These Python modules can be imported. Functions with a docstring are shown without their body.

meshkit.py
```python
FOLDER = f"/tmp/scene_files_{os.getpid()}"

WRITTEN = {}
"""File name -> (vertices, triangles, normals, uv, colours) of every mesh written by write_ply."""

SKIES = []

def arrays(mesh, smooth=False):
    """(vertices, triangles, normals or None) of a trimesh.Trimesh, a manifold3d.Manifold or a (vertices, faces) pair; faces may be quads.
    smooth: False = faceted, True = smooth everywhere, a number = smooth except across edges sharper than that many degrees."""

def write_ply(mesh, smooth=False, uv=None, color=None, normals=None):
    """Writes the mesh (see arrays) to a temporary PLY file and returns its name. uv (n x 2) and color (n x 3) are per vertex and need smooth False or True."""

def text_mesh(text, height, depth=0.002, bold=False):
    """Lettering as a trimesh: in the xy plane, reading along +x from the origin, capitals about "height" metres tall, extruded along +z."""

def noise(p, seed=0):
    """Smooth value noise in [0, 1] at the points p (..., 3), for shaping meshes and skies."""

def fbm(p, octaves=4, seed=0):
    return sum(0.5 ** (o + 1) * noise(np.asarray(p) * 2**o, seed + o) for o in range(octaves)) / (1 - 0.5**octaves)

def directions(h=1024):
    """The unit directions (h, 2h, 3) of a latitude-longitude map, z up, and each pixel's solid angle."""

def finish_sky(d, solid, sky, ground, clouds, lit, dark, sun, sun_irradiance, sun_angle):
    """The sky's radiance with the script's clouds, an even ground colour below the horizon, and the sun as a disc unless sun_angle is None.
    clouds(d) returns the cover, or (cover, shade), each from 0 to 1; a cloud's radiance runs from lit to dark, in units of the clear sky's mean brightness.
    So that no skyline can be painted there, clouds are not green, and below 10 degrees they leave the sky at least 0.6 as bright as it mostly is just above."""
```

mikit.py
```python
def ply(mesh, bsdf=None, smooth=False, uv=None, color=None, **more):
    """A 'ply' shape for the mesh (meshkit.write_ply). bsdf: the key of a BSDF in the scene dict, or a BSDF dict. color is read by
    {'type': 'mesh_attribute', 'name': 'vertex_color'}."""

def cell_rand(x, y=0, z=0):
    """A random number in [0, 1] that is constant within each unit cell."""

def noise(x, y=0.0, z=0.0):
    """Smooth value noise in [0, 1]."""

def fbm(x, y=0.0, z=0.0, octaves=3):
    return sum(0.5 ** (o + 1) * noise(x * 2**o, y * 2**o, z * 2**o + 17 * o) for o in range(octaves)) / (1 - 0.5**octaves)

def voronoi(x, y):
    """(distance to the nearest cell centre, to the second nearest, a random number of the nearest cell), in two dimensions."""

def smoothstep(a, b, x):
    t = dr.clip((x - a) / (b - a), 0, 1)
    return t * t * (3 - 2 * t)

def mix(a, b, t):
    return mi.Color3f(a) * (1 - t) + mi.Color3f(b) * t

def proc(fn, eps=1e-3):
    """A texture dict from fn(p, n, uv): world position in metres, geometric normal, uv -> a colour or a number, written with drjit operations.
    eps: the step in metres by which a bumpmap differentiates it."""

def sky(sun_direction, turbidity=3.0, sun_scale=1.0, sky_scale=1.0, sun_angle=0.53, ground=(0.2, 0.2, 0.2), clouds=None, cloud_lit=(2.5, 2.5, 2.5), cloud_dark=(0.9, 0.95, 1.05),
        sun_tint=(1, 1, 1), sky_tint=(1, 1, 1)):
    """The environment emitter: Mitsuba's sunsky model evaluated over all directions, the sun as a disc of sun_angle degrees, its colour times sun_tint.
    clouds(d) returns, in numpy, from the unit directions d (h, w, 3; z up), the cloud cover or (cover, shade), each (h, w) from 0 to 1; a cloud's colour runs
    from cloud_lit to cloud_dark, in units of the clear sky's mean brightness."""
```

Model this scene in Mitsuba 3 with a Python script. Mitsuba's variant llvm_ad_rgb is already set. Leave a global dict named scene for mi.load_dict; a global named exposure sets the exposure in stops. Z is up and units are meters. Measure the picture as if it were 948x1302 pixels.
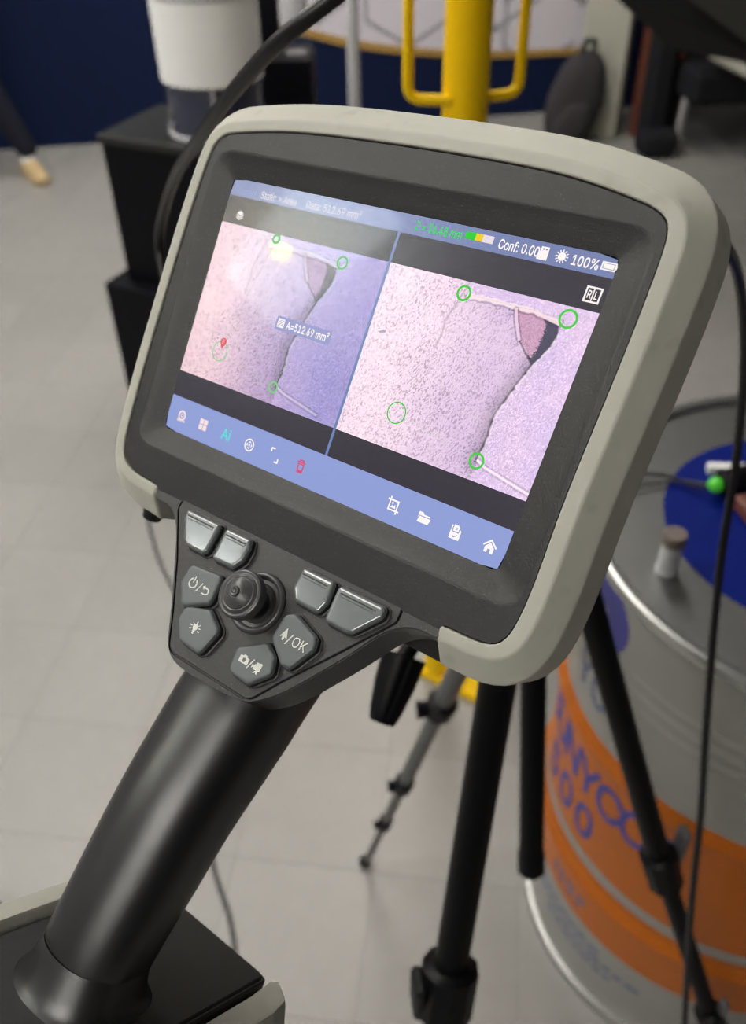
import math
import numpy as np
import trimesh
import mapbox_earcut
import manifold3d as m3
from scipy.interpolate import splprep, splev
from shapely.geometry import Polygon, Point, LineString, box as sbox
from shapely import affinity
from shapely.ops import unary_union
import drjit as dr
import mitsuba as mi
import mikit
import meshkit

T = mi.ScalarTransform4f
scene, labels = {}, {}

# ------------------------------------------------------------------ camera, light, exposure
exposure = 0.0
CAM_H = 1.55807
CAM_R = np.array([[0.999775, -0.021225, 0.0], [-0.013668, -0.643802, 0.76507], [-0.016239, -0.764897, -0.643947]])  # columns: right, down, forward
FOCAL = 1150.0
M = np.eye(4)
M[:3, 0], M[:3, 1], M[:3, 2], M[:3, 3] = -CAM_R[:, 0], -CAM_R[:, 1], CAM_R[:, 2], [0, 0, CAM_H]
scene['camera'] = {'type': 'thinlens', 'fov': math.degrees(2 * math.atan(474 / FOCAL)), 'fov_axis': 'x', 'aperture_radius': 0.0014, 'focus_distance': 0.292,
                   'near_clip': 0.02, 'far_clip': 60.0, 'to_world': T(M.tolist())}
PANEL_POWER = 10.6          # ceiling light panels
LAMP_POWER = 330.0         # the small spotlight mirrored in the screen
KEY_POWER = 16.5           # the square lamp beside it
SCREEN_POWER = 1.24
LIGHTS = [(-3.3, 2.6), (-1.5, 2.4), (-1.5, 4.0), (0.1, 2.4), (0.1, 4.0), (-1.5, -1.25), (-0.8, -1.5), (-1.2, 1.0)]  # the last ones, behind and beside the viewer, are unseen added fill

# ------------------------------------------------------------------ helpers
def rgb(*c):
    return {'type': 'rgb', 'value': [float(x) for x in c]}

def srgb(r, g, b):
    c = np.array([r, g, b]) / 255.0
    return [float(x) for x in np.where(c < 0.04045, c / 12.92, ((c + 0.055) / 1.055) ** 2.4)]

def put(name, mesh, mat, parent=None, smooth=False, **kw):
    key = name if parent is None else parent + '__' + name
    if key in scene or key in labels:
        k = 1
        while f'{key}_{k:03d}' in scene or f'{key}_{k:03d}' in labels:
            k += 1
        key = f'{key}_{k:03d}'
    scene[key] = mikit.ply(mesh, mat, smooth=smooth, **kw) if not isinstance(mesh, dict) else mesh
    return key

def thing(name, label, cat, group=None):
    key = name
    k = 0
    while key in labels:
        k += 1
        key = f'{name}_{k:03d}'
    labels[key] = {'label': label, 'category': cat}
    if group:
        labels[key]['group'] = group
    return key

def tag(key, label, cat=None, group=None, kind=None):
    labels[key] = {'label': label}
    if cat: labels[key]['category'] = cat
    if group: labels[key]['group'] = group
    if kind: labels[key]['kind'] = kind
    return key

def cat_(meshes):
    return trimesh.util.concatenate([m if isinstance(m, trimesh.Trimesh) else trimesh.Trimesh(m[0], m[1], process=False) for m in meshes])

def move(m, v):
    m = m.copy(); m.apply_translation(v); return m

def box(cx, cy, cz, sx, sy, sz, rz=0.0, bev=0.0):
    if bev > 0:
        pts = []
        for a in (-1, 1):
            for b in (-1, 1):
                for c in (-1, 1):
                    for q in range(3):
                        o = [sx / 2 - bev, sy / 2 - bev, sz / 2 - bev]; o[q] += bev
                        pts.append([a * o[0], b * o[1], c * o[2]])
        m = trimesh.convex.convex_hull(np.array(pts))
    else:
        m = trimesh.creation.box((sx, sy, sz))
    m.apply_transform(trimesh.transformations.rotation_matrix(rz, [0, 0, 1]))
    m.apply_translation([cx, cy, cz])
    return m

def spline(pts, n, closed=False):
    p = np.asarray(pts, float)
    if closed:
        p = np.vstack([p, p[:1]])
    tck, _ = splprep(p.T, s=0, k=3, per=closed)
    u = np.linspace(0, 1, n, endpoint=not closed)
    return np.array(splev(u, tck)).T

def even(pts, n, closed=False):
    p = np.asarray(pts, float)
    if closed:
        p = np.vstack([p, p[:1]])
    d = np.r_[0, np.cumsum(np.linalg.norm(np.diff(p, axis=0), axis=1))]
    s = np.linspace(0, d[-1], n, endpoint=not closed)
    return np.stack([np.interp(s, d, p[:, k]) for k in range(p.shape[1])], 1)

def tube(pts, radii, sides=20, cap=True):
    p = np.asarray(pts, float)
    r = np.broadcast_to(radii, (len(p),))
    t = np.gradient(p, axis=0); t /= np.linalg.norm(t, axis=1, keepdims=True) + 1e-12
    a = np.cross(t[0], [0, 0, 1.0] if abs(t[0, 2]) < 0.9 else [1.0, 0, 0]); a /= np.linalg.norm(a)
    V = []
    ang = np.arange(sides) * 2 * np.pi / sides
    for i in range(len(p)):
        a = a - t[i] * (a @ t[i]); a /= np.linalg.norm(a)
        b = np.cross(t[i], a)
        V.append(p[i] + r[i] * (np.cos(ang)[:, None] * a + np.sin(ang)[:, None] * b))
    n = len(p)
    V = np.vstack(V)
    F = []
    for i in range(n - 1):
        for j in range(sides):
            k = (j + 1) % sides
            F += [[i * sides + j, i * sides + k, (i + 1) * sides + k], [i * sides + j, (i + 1) * sides + k, (i + 1) * sides + j]]
    if cap:
        V = np.vstack([V, p[0], p[-1]])
        for j in range(sides):
            k = (j + 1) % sides
            F += [[n * sides, k, j], [n * sides + 1, (n - 1) * sides + j, (n - 1) * sides + k]]
    return trimesh.Trimesh(V, F, process=False)

def rod(a, b, r0, r1=None, sides=20):
    return tube([a, b], [r0, r0 if r1 is None else r1], sides)

def lathe(prof, n=48):
    prof = np.asarray(prof, float)
    return revolve(prof, n)

def revolve(prof, n):
    ang = np.arange(n) * 2 * np.pi / n
    V = np.array([[r * math.cos(a), r * math.sin(a), z] for r, z in prof for a in ang])
    F = []
    for i in range(len(prof) - 1):
        for j in range(n):
            k = (j + 1) % n
            F += [[i * n + j, i * n + k, (i + 1) * n + k], [i * n + j, (i + 1) * n + k, (i + 1) * n + j]]
    m = trimesh.Trimesh(V, F, process=False)
    m.update_faces(m.area_faces > 1e-14)
    return m

def earcut(rings):
    v = np.vstack(rings)
    ends = np.cumsum([len(r) for r in rings]).astype(np.uint32)
    f = np.asarray(mapbox_earcut.triangulate_float64(v.astype(np.float64), ends)).reshape(-1, 3)
    a, b, c = v[f[:, 0]], v[f[:, 1]], v[f[:, 2]]
    cr = (b[:, 0] - a[:, 0]) * (c[:, 1] - a[:, 1]) - (b[:, 1] - a[:, 1]) * (c[:, 0] - a[:, 0])
    f[cr < 0] = f[cr < 0][:, ::-1]
    return v, f

def ccw(c):
    c = np.asarray(c, float)
    x, y = c.T
    return c if np.sum(x * np.roll(y, -1) - np.roll(x, -1) * y) > 0 else c[::-1]

def normals2(c, closed=True):
    c = np.asarray(c)
    if closed:
        t = np.roll(c, -1, 0) - np.roll(c, 1, 0)
    else:
        t = np.gradient(c, axis=0)
    t /= np.linalg.norm(t, axis=1, keepdims=True) + 1e-12
    return np.stack([t[:, 1], -t[:, 0]], 1)     # outward for ccw

def fillet(pts, r, k=6):
    """A polygon's corners rounded with radius r (per point or one number)."""
    p = ccw(pts); n = len(p); out = []
    r = np.broadcast_to(r, (n,))
    for i in range(n):
        a, b, c = p[i - 1], p[i], p[(i + 1) % n]
        u, w = a - b, c - b
        lu, lw = np.linalg.norm(u), np.linalg.norm(w); u /= lu; w /= lw
        half = math.acos(np.clip(u @ w, -1, 1)) / 2
        d = min(r[i] / max(math.tan(half), 1e-6), lu * 0.48, lw * 0.48)
        for t in np.linspace(0, 1, k):
            out.append((1 - t) ** 2 * (b + u * d) + 2 * t * (1 - t) * b + t * t * (b + w * d))
    return np.array(out)

def solid(curve, layers):
    """A closed curve (n,2) stacked in layers [(inset, z)], capped: a button, a plate."""
    c = ccw(curve); nm = normals2(c); n = len(c)
    V = [np.c_[c - nm * i, np.full(n, z)] for i, z in layers]
    F = []
    for L in range(len(layers) - 1):
        for j in range(n):
            k = (j + 1) % n
            F += [[L * n + j, L * n + k, (L + 1) * n + k], [L * n + j, (L + 1) * n + k, (L + 1) * n + j]]
    _, f = earcut([V[-1][:, :2]])
    F += (f + (len(layers) - 1) * n).tolist()
    _, f = earcut([V[0][:, :2]])
    F += f[:, ::-1].tolist()
    return trimesh.Trimesh(np.vstack(V), F, process=False)

def extrude(poly, z0, z1):
    parts = []
    for g in getattr(poly, 'geoms', [poly]):
        if g.is_empty or g.area < 1e-12:
            continue
        rings = [ccw(np.array(g.exterior.coords)[:-1])] + [ccw(np.array(i.coords)[:-1])[::-1] for i in g.interiors]
        v, f = earcut(rings)
        n = len(v)
        V = np.vstack([np.c_[v, np.full(n, z0)], np.c_[v, np.full(n, z1)]])
        F = f[:, ::-1].tolist() + (f + n).tolist()
        s = 0
        for r in rings:
            for j in range(len(r)):
                k = (j + 1) % len(r)
                F += [[s + j, s + k, n + s + k], [s + j, n + s + k, n + s + j]]
            s += len(r)
        parts.append(trimesh.Trimesh(V, F, process=False))
    return cat_(parts)

def strip(loops, closed=True):
    """Bands between loops of equal counts."""
    n = len(loops[0]); V = np.vstack(loops); F = []
    for L in range(len(loops) - 1):
        for j in range(n if closed else n - 1):
            k = (j + 1) % n
            F += [[L * n + j, L * n + k, (L + 1) * n + k], [L * n + j, (L + 1) * n + k, (L + 1) * n + j]]
    return trimesh.Trimesh(V, F, process=False)

# ------------------------------------------------------------------ materials
def mat(name, color, rough=0.5, spec=0.5, metallic=0.0, **kw):
    scene[name] = {'type': 'twosided', 'bsdf': {'type': 'principled', 'base_color': rgb(*color) if not isinstance(color, dict) else color, 'roughness': rough, 'specular': spec, 'metallic': metallic, **kw}}
    return name

def bumped(name, color, rough, fn, scale, spec=0.5, eps=1e-4, metallic=0.0):
    scene[name] = {'type': 'twosided', 'bsdf': {'type': 'bumpmap', 'arbitrary': mikit.proc(fn, eps=eps), 'scale': scale,
                   'bsdf': {'type': 'principled', 'base_color': rgb(*color) if not isinstance(color, dict) else color, 'roughness': rough, 'specular': spec, 'metallic': metallic}}}
    return name

def grain(p, n, uv):
    return mikit.noise(p.x * 2600, p.y * 2600, p.z * 2600)

def housing_color(p, n, uv):
    s = mikit.noise(p.x * 3600, p.y * 3600, p.z * 3600)
    w = mikit.fbm(p.x * 60, p.y * 60, p.z * 60)
    return mi.Color3f(0.021, 0.0215, 0.0225) * (0.8 + 0.3 * w) + mi.Color3f(0.07) * mikit.smoothstep(0.80, 0.97, s)

def bumper_color(p, n, uv):
    w = mikit.fbm(p.x * 45, p.y * 45, p.z * 45)
    d = mikit.smoothstep(0.62, 0.8, mikit.fbm(p.x * 130 + 7, p.y * 130, p.z * 130))
    return mi.Color3f(0.425, 0.42, 0.365) * (0.94 + 0.1 * w) * (1 - 0.10 * d)

def floor_fn(tone):
    def f(p, n, uv):
        w = mikit.fbm(p.x * 2.2, p.y * 2.2, p.z, 4)
        s = mikit.fbm(p.x * 40, p.y * 40, 3.0, 3)
        return mi.Color3f(0.290, 0.280, 0.266) * tone * (0.90 + 0.14 * w + 0.06 * s)
    return f

bumped('housing_plastic', mikit.proc(housing_color), 0.42, grain, 0.00006)
mat('smooth_black_plastic', (0.008, 0.008, 0.009), 0.4, 0.35)
mat('neck_plastic', (0.005, 0.005, 0.006), 0.36, 0.85)
bumped('base_plastic', (0.009, 0.009, 0.0095), 0.5, grain, 0.00004)
mat('bumper_rubber', mikit.proc(bumper_color), 0.55, 0.35)
mat('button_rubber', (0.105, 0.118, 0.125), 0.42, 0.5)
mat('glossy_button', (0.115, 0.128, 0.135), 0.21, 1.0, clearcoat=1.0, clearcoat_gloss=0.85)
mat('button_side_rubber', (0.02, 0.021, 0.023), 0.5)
mat('icon_paint', (0.62, 0.62, 0.58), 0.6)
mat('joystick_plastic', (0.055, 0.055, 0.057), 0.33, 0.55)
mat('cable_rubber', (0.008, 0.008, 0.009), 0.38, 0.4)
mat('tripod_black', (0.003, 0.003, 0.004), 0.42, 0.16)
mat('black_matte', (0.007, 0.0075, 0.009), 0.55, 0.25)
mat('pedestal_black', (0.003, 0.003, 0.005), 0.5, 0.12)
mat('pedestal_top_black', (0.012, 0.013, 0.012), 0.35, 0.4)
mat('clamp_grey', (0.09, 0.09, 0.095), 0.4, 0.4)
mat('case_lid_grey', (0.022, 0.023, 0.019), 0.5, 0.3)
mat('yellow_paint', (0.88, 0.56, 0.002), 0.5, 0.15)
mat('pale_metal', (0.55, 0.55, 0.57), 0.4, 0.5)
mat('grey_metal', (0.13, 0.13, 0.13), 0.35, 0.5, metallic=0.5)
mat('chrome', (0.75, 0.75, 0.75), 0.22, 0.5, metallic=1.0)
mat('dark_grey_plastic', (0.05, 0.05, 0.05), 0.5)
mat('white_plastic', (0.80, 0.80, 0.79), 0.5)
mat('navy_panel', (0.0065, 0.0125, 0.046), 0.8, 0.12)
mat('navy_insert', (0.008, 0.013, 0.05), 0.5, 0.3)
mat('banner_white', (0.68, 0.64, 0.70), 0.6)
mat('banner_line', (0.30, 0.30, 0.33), 0.6)
mat('banner_gold', (0.42, 0.25, 0.06), 0.5)
mat('beige_paint', (0.45, 0.44, 0.37), 0.6)
mat('bung_cap', (0.17, 0.14, 0.125), 0.5)
mat('green_lens', (0.10, 0.55, 0.05), 0.3)
mat('brown_wood', (0.16, 0.05, 0.03), 0.5)
mat('grey_fabric', (0.045, 0.040, 0.045), 0.9, 0.2)
mat('black_fabric', (0.012, 0.013, 0.016), 0.9, 0.2)
mat('dark_trousers', (0.012, 0.013, 0.022), 0.9, 0.2)
mat('skin', (0.45, 0.27, 0.19), 0.5)
mat('tan_shoe', (0.52, 0.38, 0.2), 0.6)
mat('shirt_fabric', (0.05, 0.05, 0.07), 0.9, 0.2)
mat('red_fabric', (0.26, 0.05, 0.02), 0.7)
mat('wall_paint', (0.42, 0.42, 0.43), 0.8, 0.2)
mat('dark_wall_paint', (0.16, 0.16, 0.18), 0.8, 0.2)
mat('ceiling_paint', (0.35, 0.35, 0.35), 0.9, 0.2)
mat('blue_vinyl', (0.002, 0.011, 0.16), 0.45, 0.15)
mat('drum_blue_ink', (0.045, 0.045, 0.26), 0.5)
mat('drum_pale_blue_ink', (0.10, 0.12, 0.22), 0.5)
mat('steel', (0.48, 0.48, 0.47), 0.30, 0.5, metallic=0.9)
mat('lid_steel', (0.26, 0.26, 0.255), 0.40, 0.5, metallic=0.9)
mat('lamp_can', (0.7, 0.7, 0.7), 0.5)
mat('screen_bezel', (0.01, 0.01, 0.012), 0.3)
scene['clear_plastic'] = {'type': 'thindielectric', 'int_ior': 1.45}
scene['lit_black'] = {'type': 'diffuse', 'reflectance': rgb(0.02, 0.02, 0.02)}
for i, tone in enumerate((0.97, 1.0, 1.025)):
    mat(f'floor_vinyl_{i}', mikit.proc(floor_fn(tone)), 0.36, 0.45)
mat('floor_joint', (0.24, 0.23, 0.215), 0.5)

def emit(radiance, weight=None):
    e = {'type': 'area', 'radiance': radiance if isinstance(radiance, dict) else rgb(*radiance)}
    if weight is not None:
        e['sampling_weight'] = weight
    return e

# ------------------------------------------------------------------ the room
WALL_A = np.array([-1.66, 4.87]); WALL_E = np.array([0.98835, 0.15217]); WALL_N = np.array([-0.15217, 0.98835])   # back partition: a point of its foot, along, behind
WALL_RZ = math.atan2(WALL_E[1], WALL_E[0])

def wallpt(a, z, off=0.0):
    q = WALL_A + WALL_E * a - WALL_N * off
    return np.array([q[0], q[1], z])

def wallbox(a0, a1, z0, z1, off, th):
    q = wallpt((a0 + a1) / 2, (z0 + z1) / 2, off + th / 2)
    return box(q[0], q[1], q[2], a1 - a0, th, z1 - z0, WALL_RZ)

tag(put('wall_back', wallbox(-4.0, 5.6, 0.0, 3.0, -0.1, 0.1), 'navy_panel'), 'dark navy partition wall behind everything', kind='structure')
tag(put('wall_left', box(-4.55, 1.0, 1.5, 0.1, 9.0, 3.0), 'wall_paint'), 'plain grey side wall', kind='structure')
tag(put('wall_right', box(4.05, 1.0, 1.5, 0.1, 9.8, 3.0), 'dark_wall_paint'), 'plain dark grey side wall', kind='structure')
tag(put('wall_front', box(-0.25, -3.55, 1.5, 8.7, 0.1, 3.0), 'dark_wall_paint'), 'plain dark wall behind the viewer', kind='structure')
tag(put('ceiling', box(-0.25, 1.0, 3.05, 8.7, 9.8, 0.1), 'ceiling_paint'), 'plain grey ceiling', kind='structure')
tag(put('floor', box(-0.25, 1.0, -0.056, 8.7, 9.8, 0.11), 'floor_joint'), 'glossy pale grey tiled floor', kind='structure')

# floor tiles: 0.258 m squares laid at -8 degrees, each a piece
TS, TA = 0.258, math.radians(-8.0)
te, tn = np.array([math.cos(TA), math.sin(TA)]), np.array([-math.sin(TA), math.cos(TA)])
T0 = np.array([-0.012, 0.835])
tile_mesh = {}
def tile_piece(v):
    g = 0.0005
    c = [(-TS / 2 + g, -TS / 2 + g), (TS / 2 - g, -TS / 2 + g), (TS / 2 - g, TS / 2 - g), (-TS / 2 + g, TS / 2 - g)]
    return solid(np.array(c), [(0, -0.003), (0, -0.0004), (0.0005, 0.0)])
rng = np.random.default_rng(5)
for v in range(3):
    tile_mesh[v] = mikit.ply(tile_piece(v), f'floor_vinyl_{v}')
cells = []
for i in range(-22, 22):
    for j in range(-20, 22):
        q = T0 + te * (i + 0.5) * TS + tn * (j + 0.5) * TS
        if -4.4 < q[0] < 3.9 and -3.4 < q[1] < 4.95 + 0.152 * (q[0] + 1.66):
            P = np.array([q[0], q[1], -CAM_H]) @ CAM_R
            seen = P[2] > 0 and abs(P[0] / P[2] * FOCAL) < 474 + 60 and -760 < P[1] / P[2] * FOCAL < 651 + 90
            cells.append((not seen, np.linalg.norm(P), q, int(rng.integers(3))))
cells.sort(key=lambda c: (c[0], c[1]))
rest = []
for k, (_, _, q, v) in enumerate(cells):
    if k < 300:
        put('tile', {**tile_mesh[v], 'to_world': T().translate([q[0], q[1], 0]).rotate([0, 0, 1], math.degrees(TA))}, None, 'floor')
    else:
        m = tile_piece(v)
        m.apply_transform(trimesh.transformations.rotation_matrix(TA, [0, 0, 1])); m.apply_translation([q[0], q[1], 0])
        rest.append(m)
key = put('tile_field', cat_(rest), 'floor_vinyl_1', 'floor')
labels[key] = {'kind': 'stuff'}

# ceiling lamps above the frame; some panels are added only as fill
for x, y in LIGHTS:
    t = thing('ceiling_light', 'unseen white panel lamp set under the grey ceiling as room and fill light', 'lamp', 'panel lamps under the ceiling')
    put('frame', box(x, y, 2.975, 0.66, 1.26, 0.05), 'lamp_can', t)
    put('diffuser', box(x, y, 2.945, 0.6, 1.2, 0.006), 'lamp_can', t, emitter=emit((PANEL_POWER, PANEL_POWER * 0.96, PANEL_POWER * 0.89)))
t = thing('strip_light', 'long narrow panel lamp set under the ceiling beside the spotlight', 'lamp')
put('frame', box(-2.74, 0.38, 2.975, 1.26, 0.38, 0.05), 'lamp_can', t)
put('diffuser', box(-2.74, 0.38, 2.945, 1.2, 0.32, 0.006), 'lamp_can', t, emitter=emit((KEY_POWER * 0.90, KEY_POWER, KEY_POWER * 1.02)))
LP = np.array([-2.392, 0.406, 2.7])
t = thing('spotlight', 'small warm spotlight hanging under the ceiling on the left', 'lamp')
aim = np.array([-0.03, 0.31, 1.42]) - LP; aim /= np.linalg.norm(aim)
put('can', tube([LP - aim * 0.10, LP - aim * 0.002], [0.036, 0.036], 28), 'lamp_can', t)
put('stem', tube([LP - aim * 0.06, (LP - aim * 0.06) * [1, 1, 0] + [0, -0.02, 2.78], (LP - aim * 0.06) * [1, 1, 0] + [0, -0.36, 2.82], (LP - aim * 0.06) * [1, 1, 0] + [0, -0.36, 3.0]], 0.008), 'lamp_can', t)
put('lens', tube([LP - aim * 0.002, LP + aim * 0.002], [0.024, 0.024], 28), 'lamp_can', t, emitter=emit((LAMP_POWER, LAMP_POWER * 0.66, LAMP_POWER * 0.03)))

# ------------------------------------------------------------------ the videoscope
DEV = np.array([[0.773261, 0.339279, -0.535684], [-0.63079, 0.497647, -0.595359], [0.064589, 0.798272, 0.598824]])   # columns u (right), v (up), w (out of the screen)
DEV_O = np.array([-0.005007, 0.268645, 1.402006])
HINGE, TILT = np.array([0, -72.0, 3.0]), math.radians(18.0)

def dev(m):
    v = np.asarray(m.vertices) / 1000.0
    return trimesh.Trimesh(v @ DEV.T + DEV_O, m.faces, process=False)

def pan_pts(v):
    v = np.asarray(v, float)
    ca, sa = math.cos(TILT), math.sin(TILT)
    return np.c_[v[:, 0] + HINGE[0], HINGE[1] + v[:, 1] * ca + v[:, 2] * sa, HINGE[2] - v[:, 1] * sa + v[:, 2] * ca]

def pan(m):
    return dev(trimesh.Trimesh(pan_pts(m.vertices), m.faces, process=False))

scope = thing('videoscope', 'handheld black inspection screen with pale rubber bumper on a curved neck, shown close up', 'inspection scope')

# rubber bumper round the screen head: a profile swept along the edge of the face
P0 = [(-67.5, -71.0), (-76, -70.3), (-84, -69.0), (-88.3, -66.5), (-91, -60.5), (-92, -51), (-92.8, -29), (-93, 0), (-92.8, 30), (-92.2, 45), (-91.2, 55), (-89.5, 60), (-86, 62.8),
      (-80.5, 64.2), (-73, 65.4), (-56.5, 67.4), (-39, 68.5), (-15, 69.1), (10, 69.3), (36, 69), (55.8, 68), (73, 65.6), (80.3, 64.2), (86, 62.4), (89.2, 59.9), (90.6, 56), (91.1, 49), (91, 30),
      (90, 0), (89.3, -27), (89.3, -51), (88.6, -59.5), (87.2, -65), (84.8, -68.2), (80.5, -69.8), (75, -70.3), (66.6, -70.6)]
edge = even(spline(P0, 1200), 260)
en = -normals2(edge, closed=False)
en = np.array([np.mean(en[max(0, i - 2):i + 3], axis=0) for i in range(len(en))]); en /= np.linalg.norm(en, axis=1, keepdims=True)

def chaikin(p, k=2):
    p = np.asarray(p, float); out = []
    for i in range(len(p)):                     # each corner rounded by a small arc
        a, b, c = p[i - 1], p[i], p[(i + 1) % len(p)]
        u, w = a - b, c - b
        lu, lw = np.linalg.norm(u), np.linalg.norm(w)
        d = min(k, lu * 0.4, lw * 0.4)
        for t in (0.0, 0.33, 0.67, 1.0):
            out.append((1 - t) ** 2 * (b + u / lu * d) + 2 * t * (1 - t) * b + t * t * (b + w / lw * d))
    return np.array(out)

loops = []
for (x, y), nn in zip(edge, en):
    h2, v2 = nn[0] ** 2, nn[1] ** 2
    s = h2 + v2
    left = h2 if nn[0] < 0 else 0.0
    d1 = ((4.4 if nn[0] < 0 else 5.2) * h2 + 4.3 * v2) / s
    d2 = ((5.6 if nn[0] < 0 else 6.2) * h2 + 9.0 * v2) / s
    w2 = -4.0 + 3.0 * left
    prof = chaikin([(0, -21), (0, 4.0), (d1, 3.6), (d1 + d2, w2), (d1 + d2 + 0.3, -20), (d1 + d2 - 7, -24), (2, -24)], 0.9)
    loops.append(np.c_[x + nn[0] * prof[:, 0], y + nn[1] * prof[:, 0], prof[:, 1]])
L = np.array(loops)                             # (samples, profile, 3)
# rounded ends: the last few rings shrink towards the profile's middle
def end_round(L):
    L = L.copy()
    for side in (0, -1):
        base = L[side]
        tang = (L[side] - L[1 if side == 0 else -2]).mean(0); tang /= np.linalg.norm(tang)
        mid = base.mean(0)
        rings = [mid + (base - mid) * (1 - 0.02 * 1 * (1 - math.cos(a)) * 6) + tang * 1.2 * math.sin(a) for a in np.linspace(0.25, 1.5, 4)]
        rings = np.array(rings)
        L = np.concatenate([rings[::-1], L]) if side == 0 else np.concatenate([L, rings])
    return L
L = end_round(L)
nS, nP = L.shape[:2]
V = L.reshape(-1, 3); F = []
for i in range(nS - 1):
    for j in range(nP):
        k = (j + 1) % nP
        F += [[i * nP + j, (i + 1) * nP + k, i * nP + k], [i * nP + j, (i + 1) * nP + j, (i + 1) * nP + k]]
for s, rev in ((0, False), (nS - 1, True)):
    V = np.vstack([V, L[s].mean(0)]); c = len(V) - 1
    for j in range(nP):
        k = (j + 1) % nP
        F.append([c, s * nP + j, s * nP + k] if not rev else [c, s * nP + k, s * nP + j])
m = trimesh.Trimesh(V, F, process=False)
if m.volume < 0: m.invert()
key = put('bumper', dev(m), 'bumper_rubber', scope, smooth=24)
labels[key] = {'label': 'pale grey-green rubber bumper'}

# black face: flat ring, sloped surround down to the screen
def rrect(quad, r, k=10):
    return fillet(quad, r, k)
SQ = np.array([(-78.9, 48.7), (78.7, 48.9), (76.2, -48.7), (-76.1, -49.1)])
screen_edge = rrect(SQ, 3.0)
inner_lip = rrect([(-79.4, 49.2), (79.2, 49.4), (76.7, -49.2), (-76.6, -49.6)], 3.3)
ridge_in = rrect([(-87.3, 56.6), (87.3, 56.8), (86.2, -56.2), (-85.2, -56.2)], 8.5)
ridge_mid = rrect([(-87.9, 57.2), (87.9, 57.4), (86.8, -56.8), (-85.8, -56.8)], 9)
ridge_out = rrect([(-88.8, 58.1), (88.8, 58.3), (87.7, -57.7), (-86.7, -57.7)], 9.5)
z = lambda c, w: np.c_[c, np.full(len(c), w)]
slope = strip([z(ridge_out, 3.0), z(ridge_mid, 2.9), z(ridge_in, 2.55), z((ridge_in * 0.55 + inner_lip * 0.45), 1.5), z(inner_lip, 0.35), z(screen_edge, 0.15), z(screen_edge, -0.5)])
face_edge = edge[::-1] - en[::-1] * 0.5
face_poly = [tuple(q) for q in face_edge] + [(-66.8, -72.0), (66.8, -72.0)]
fp = ccw(np.array(face_poly))
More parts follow.
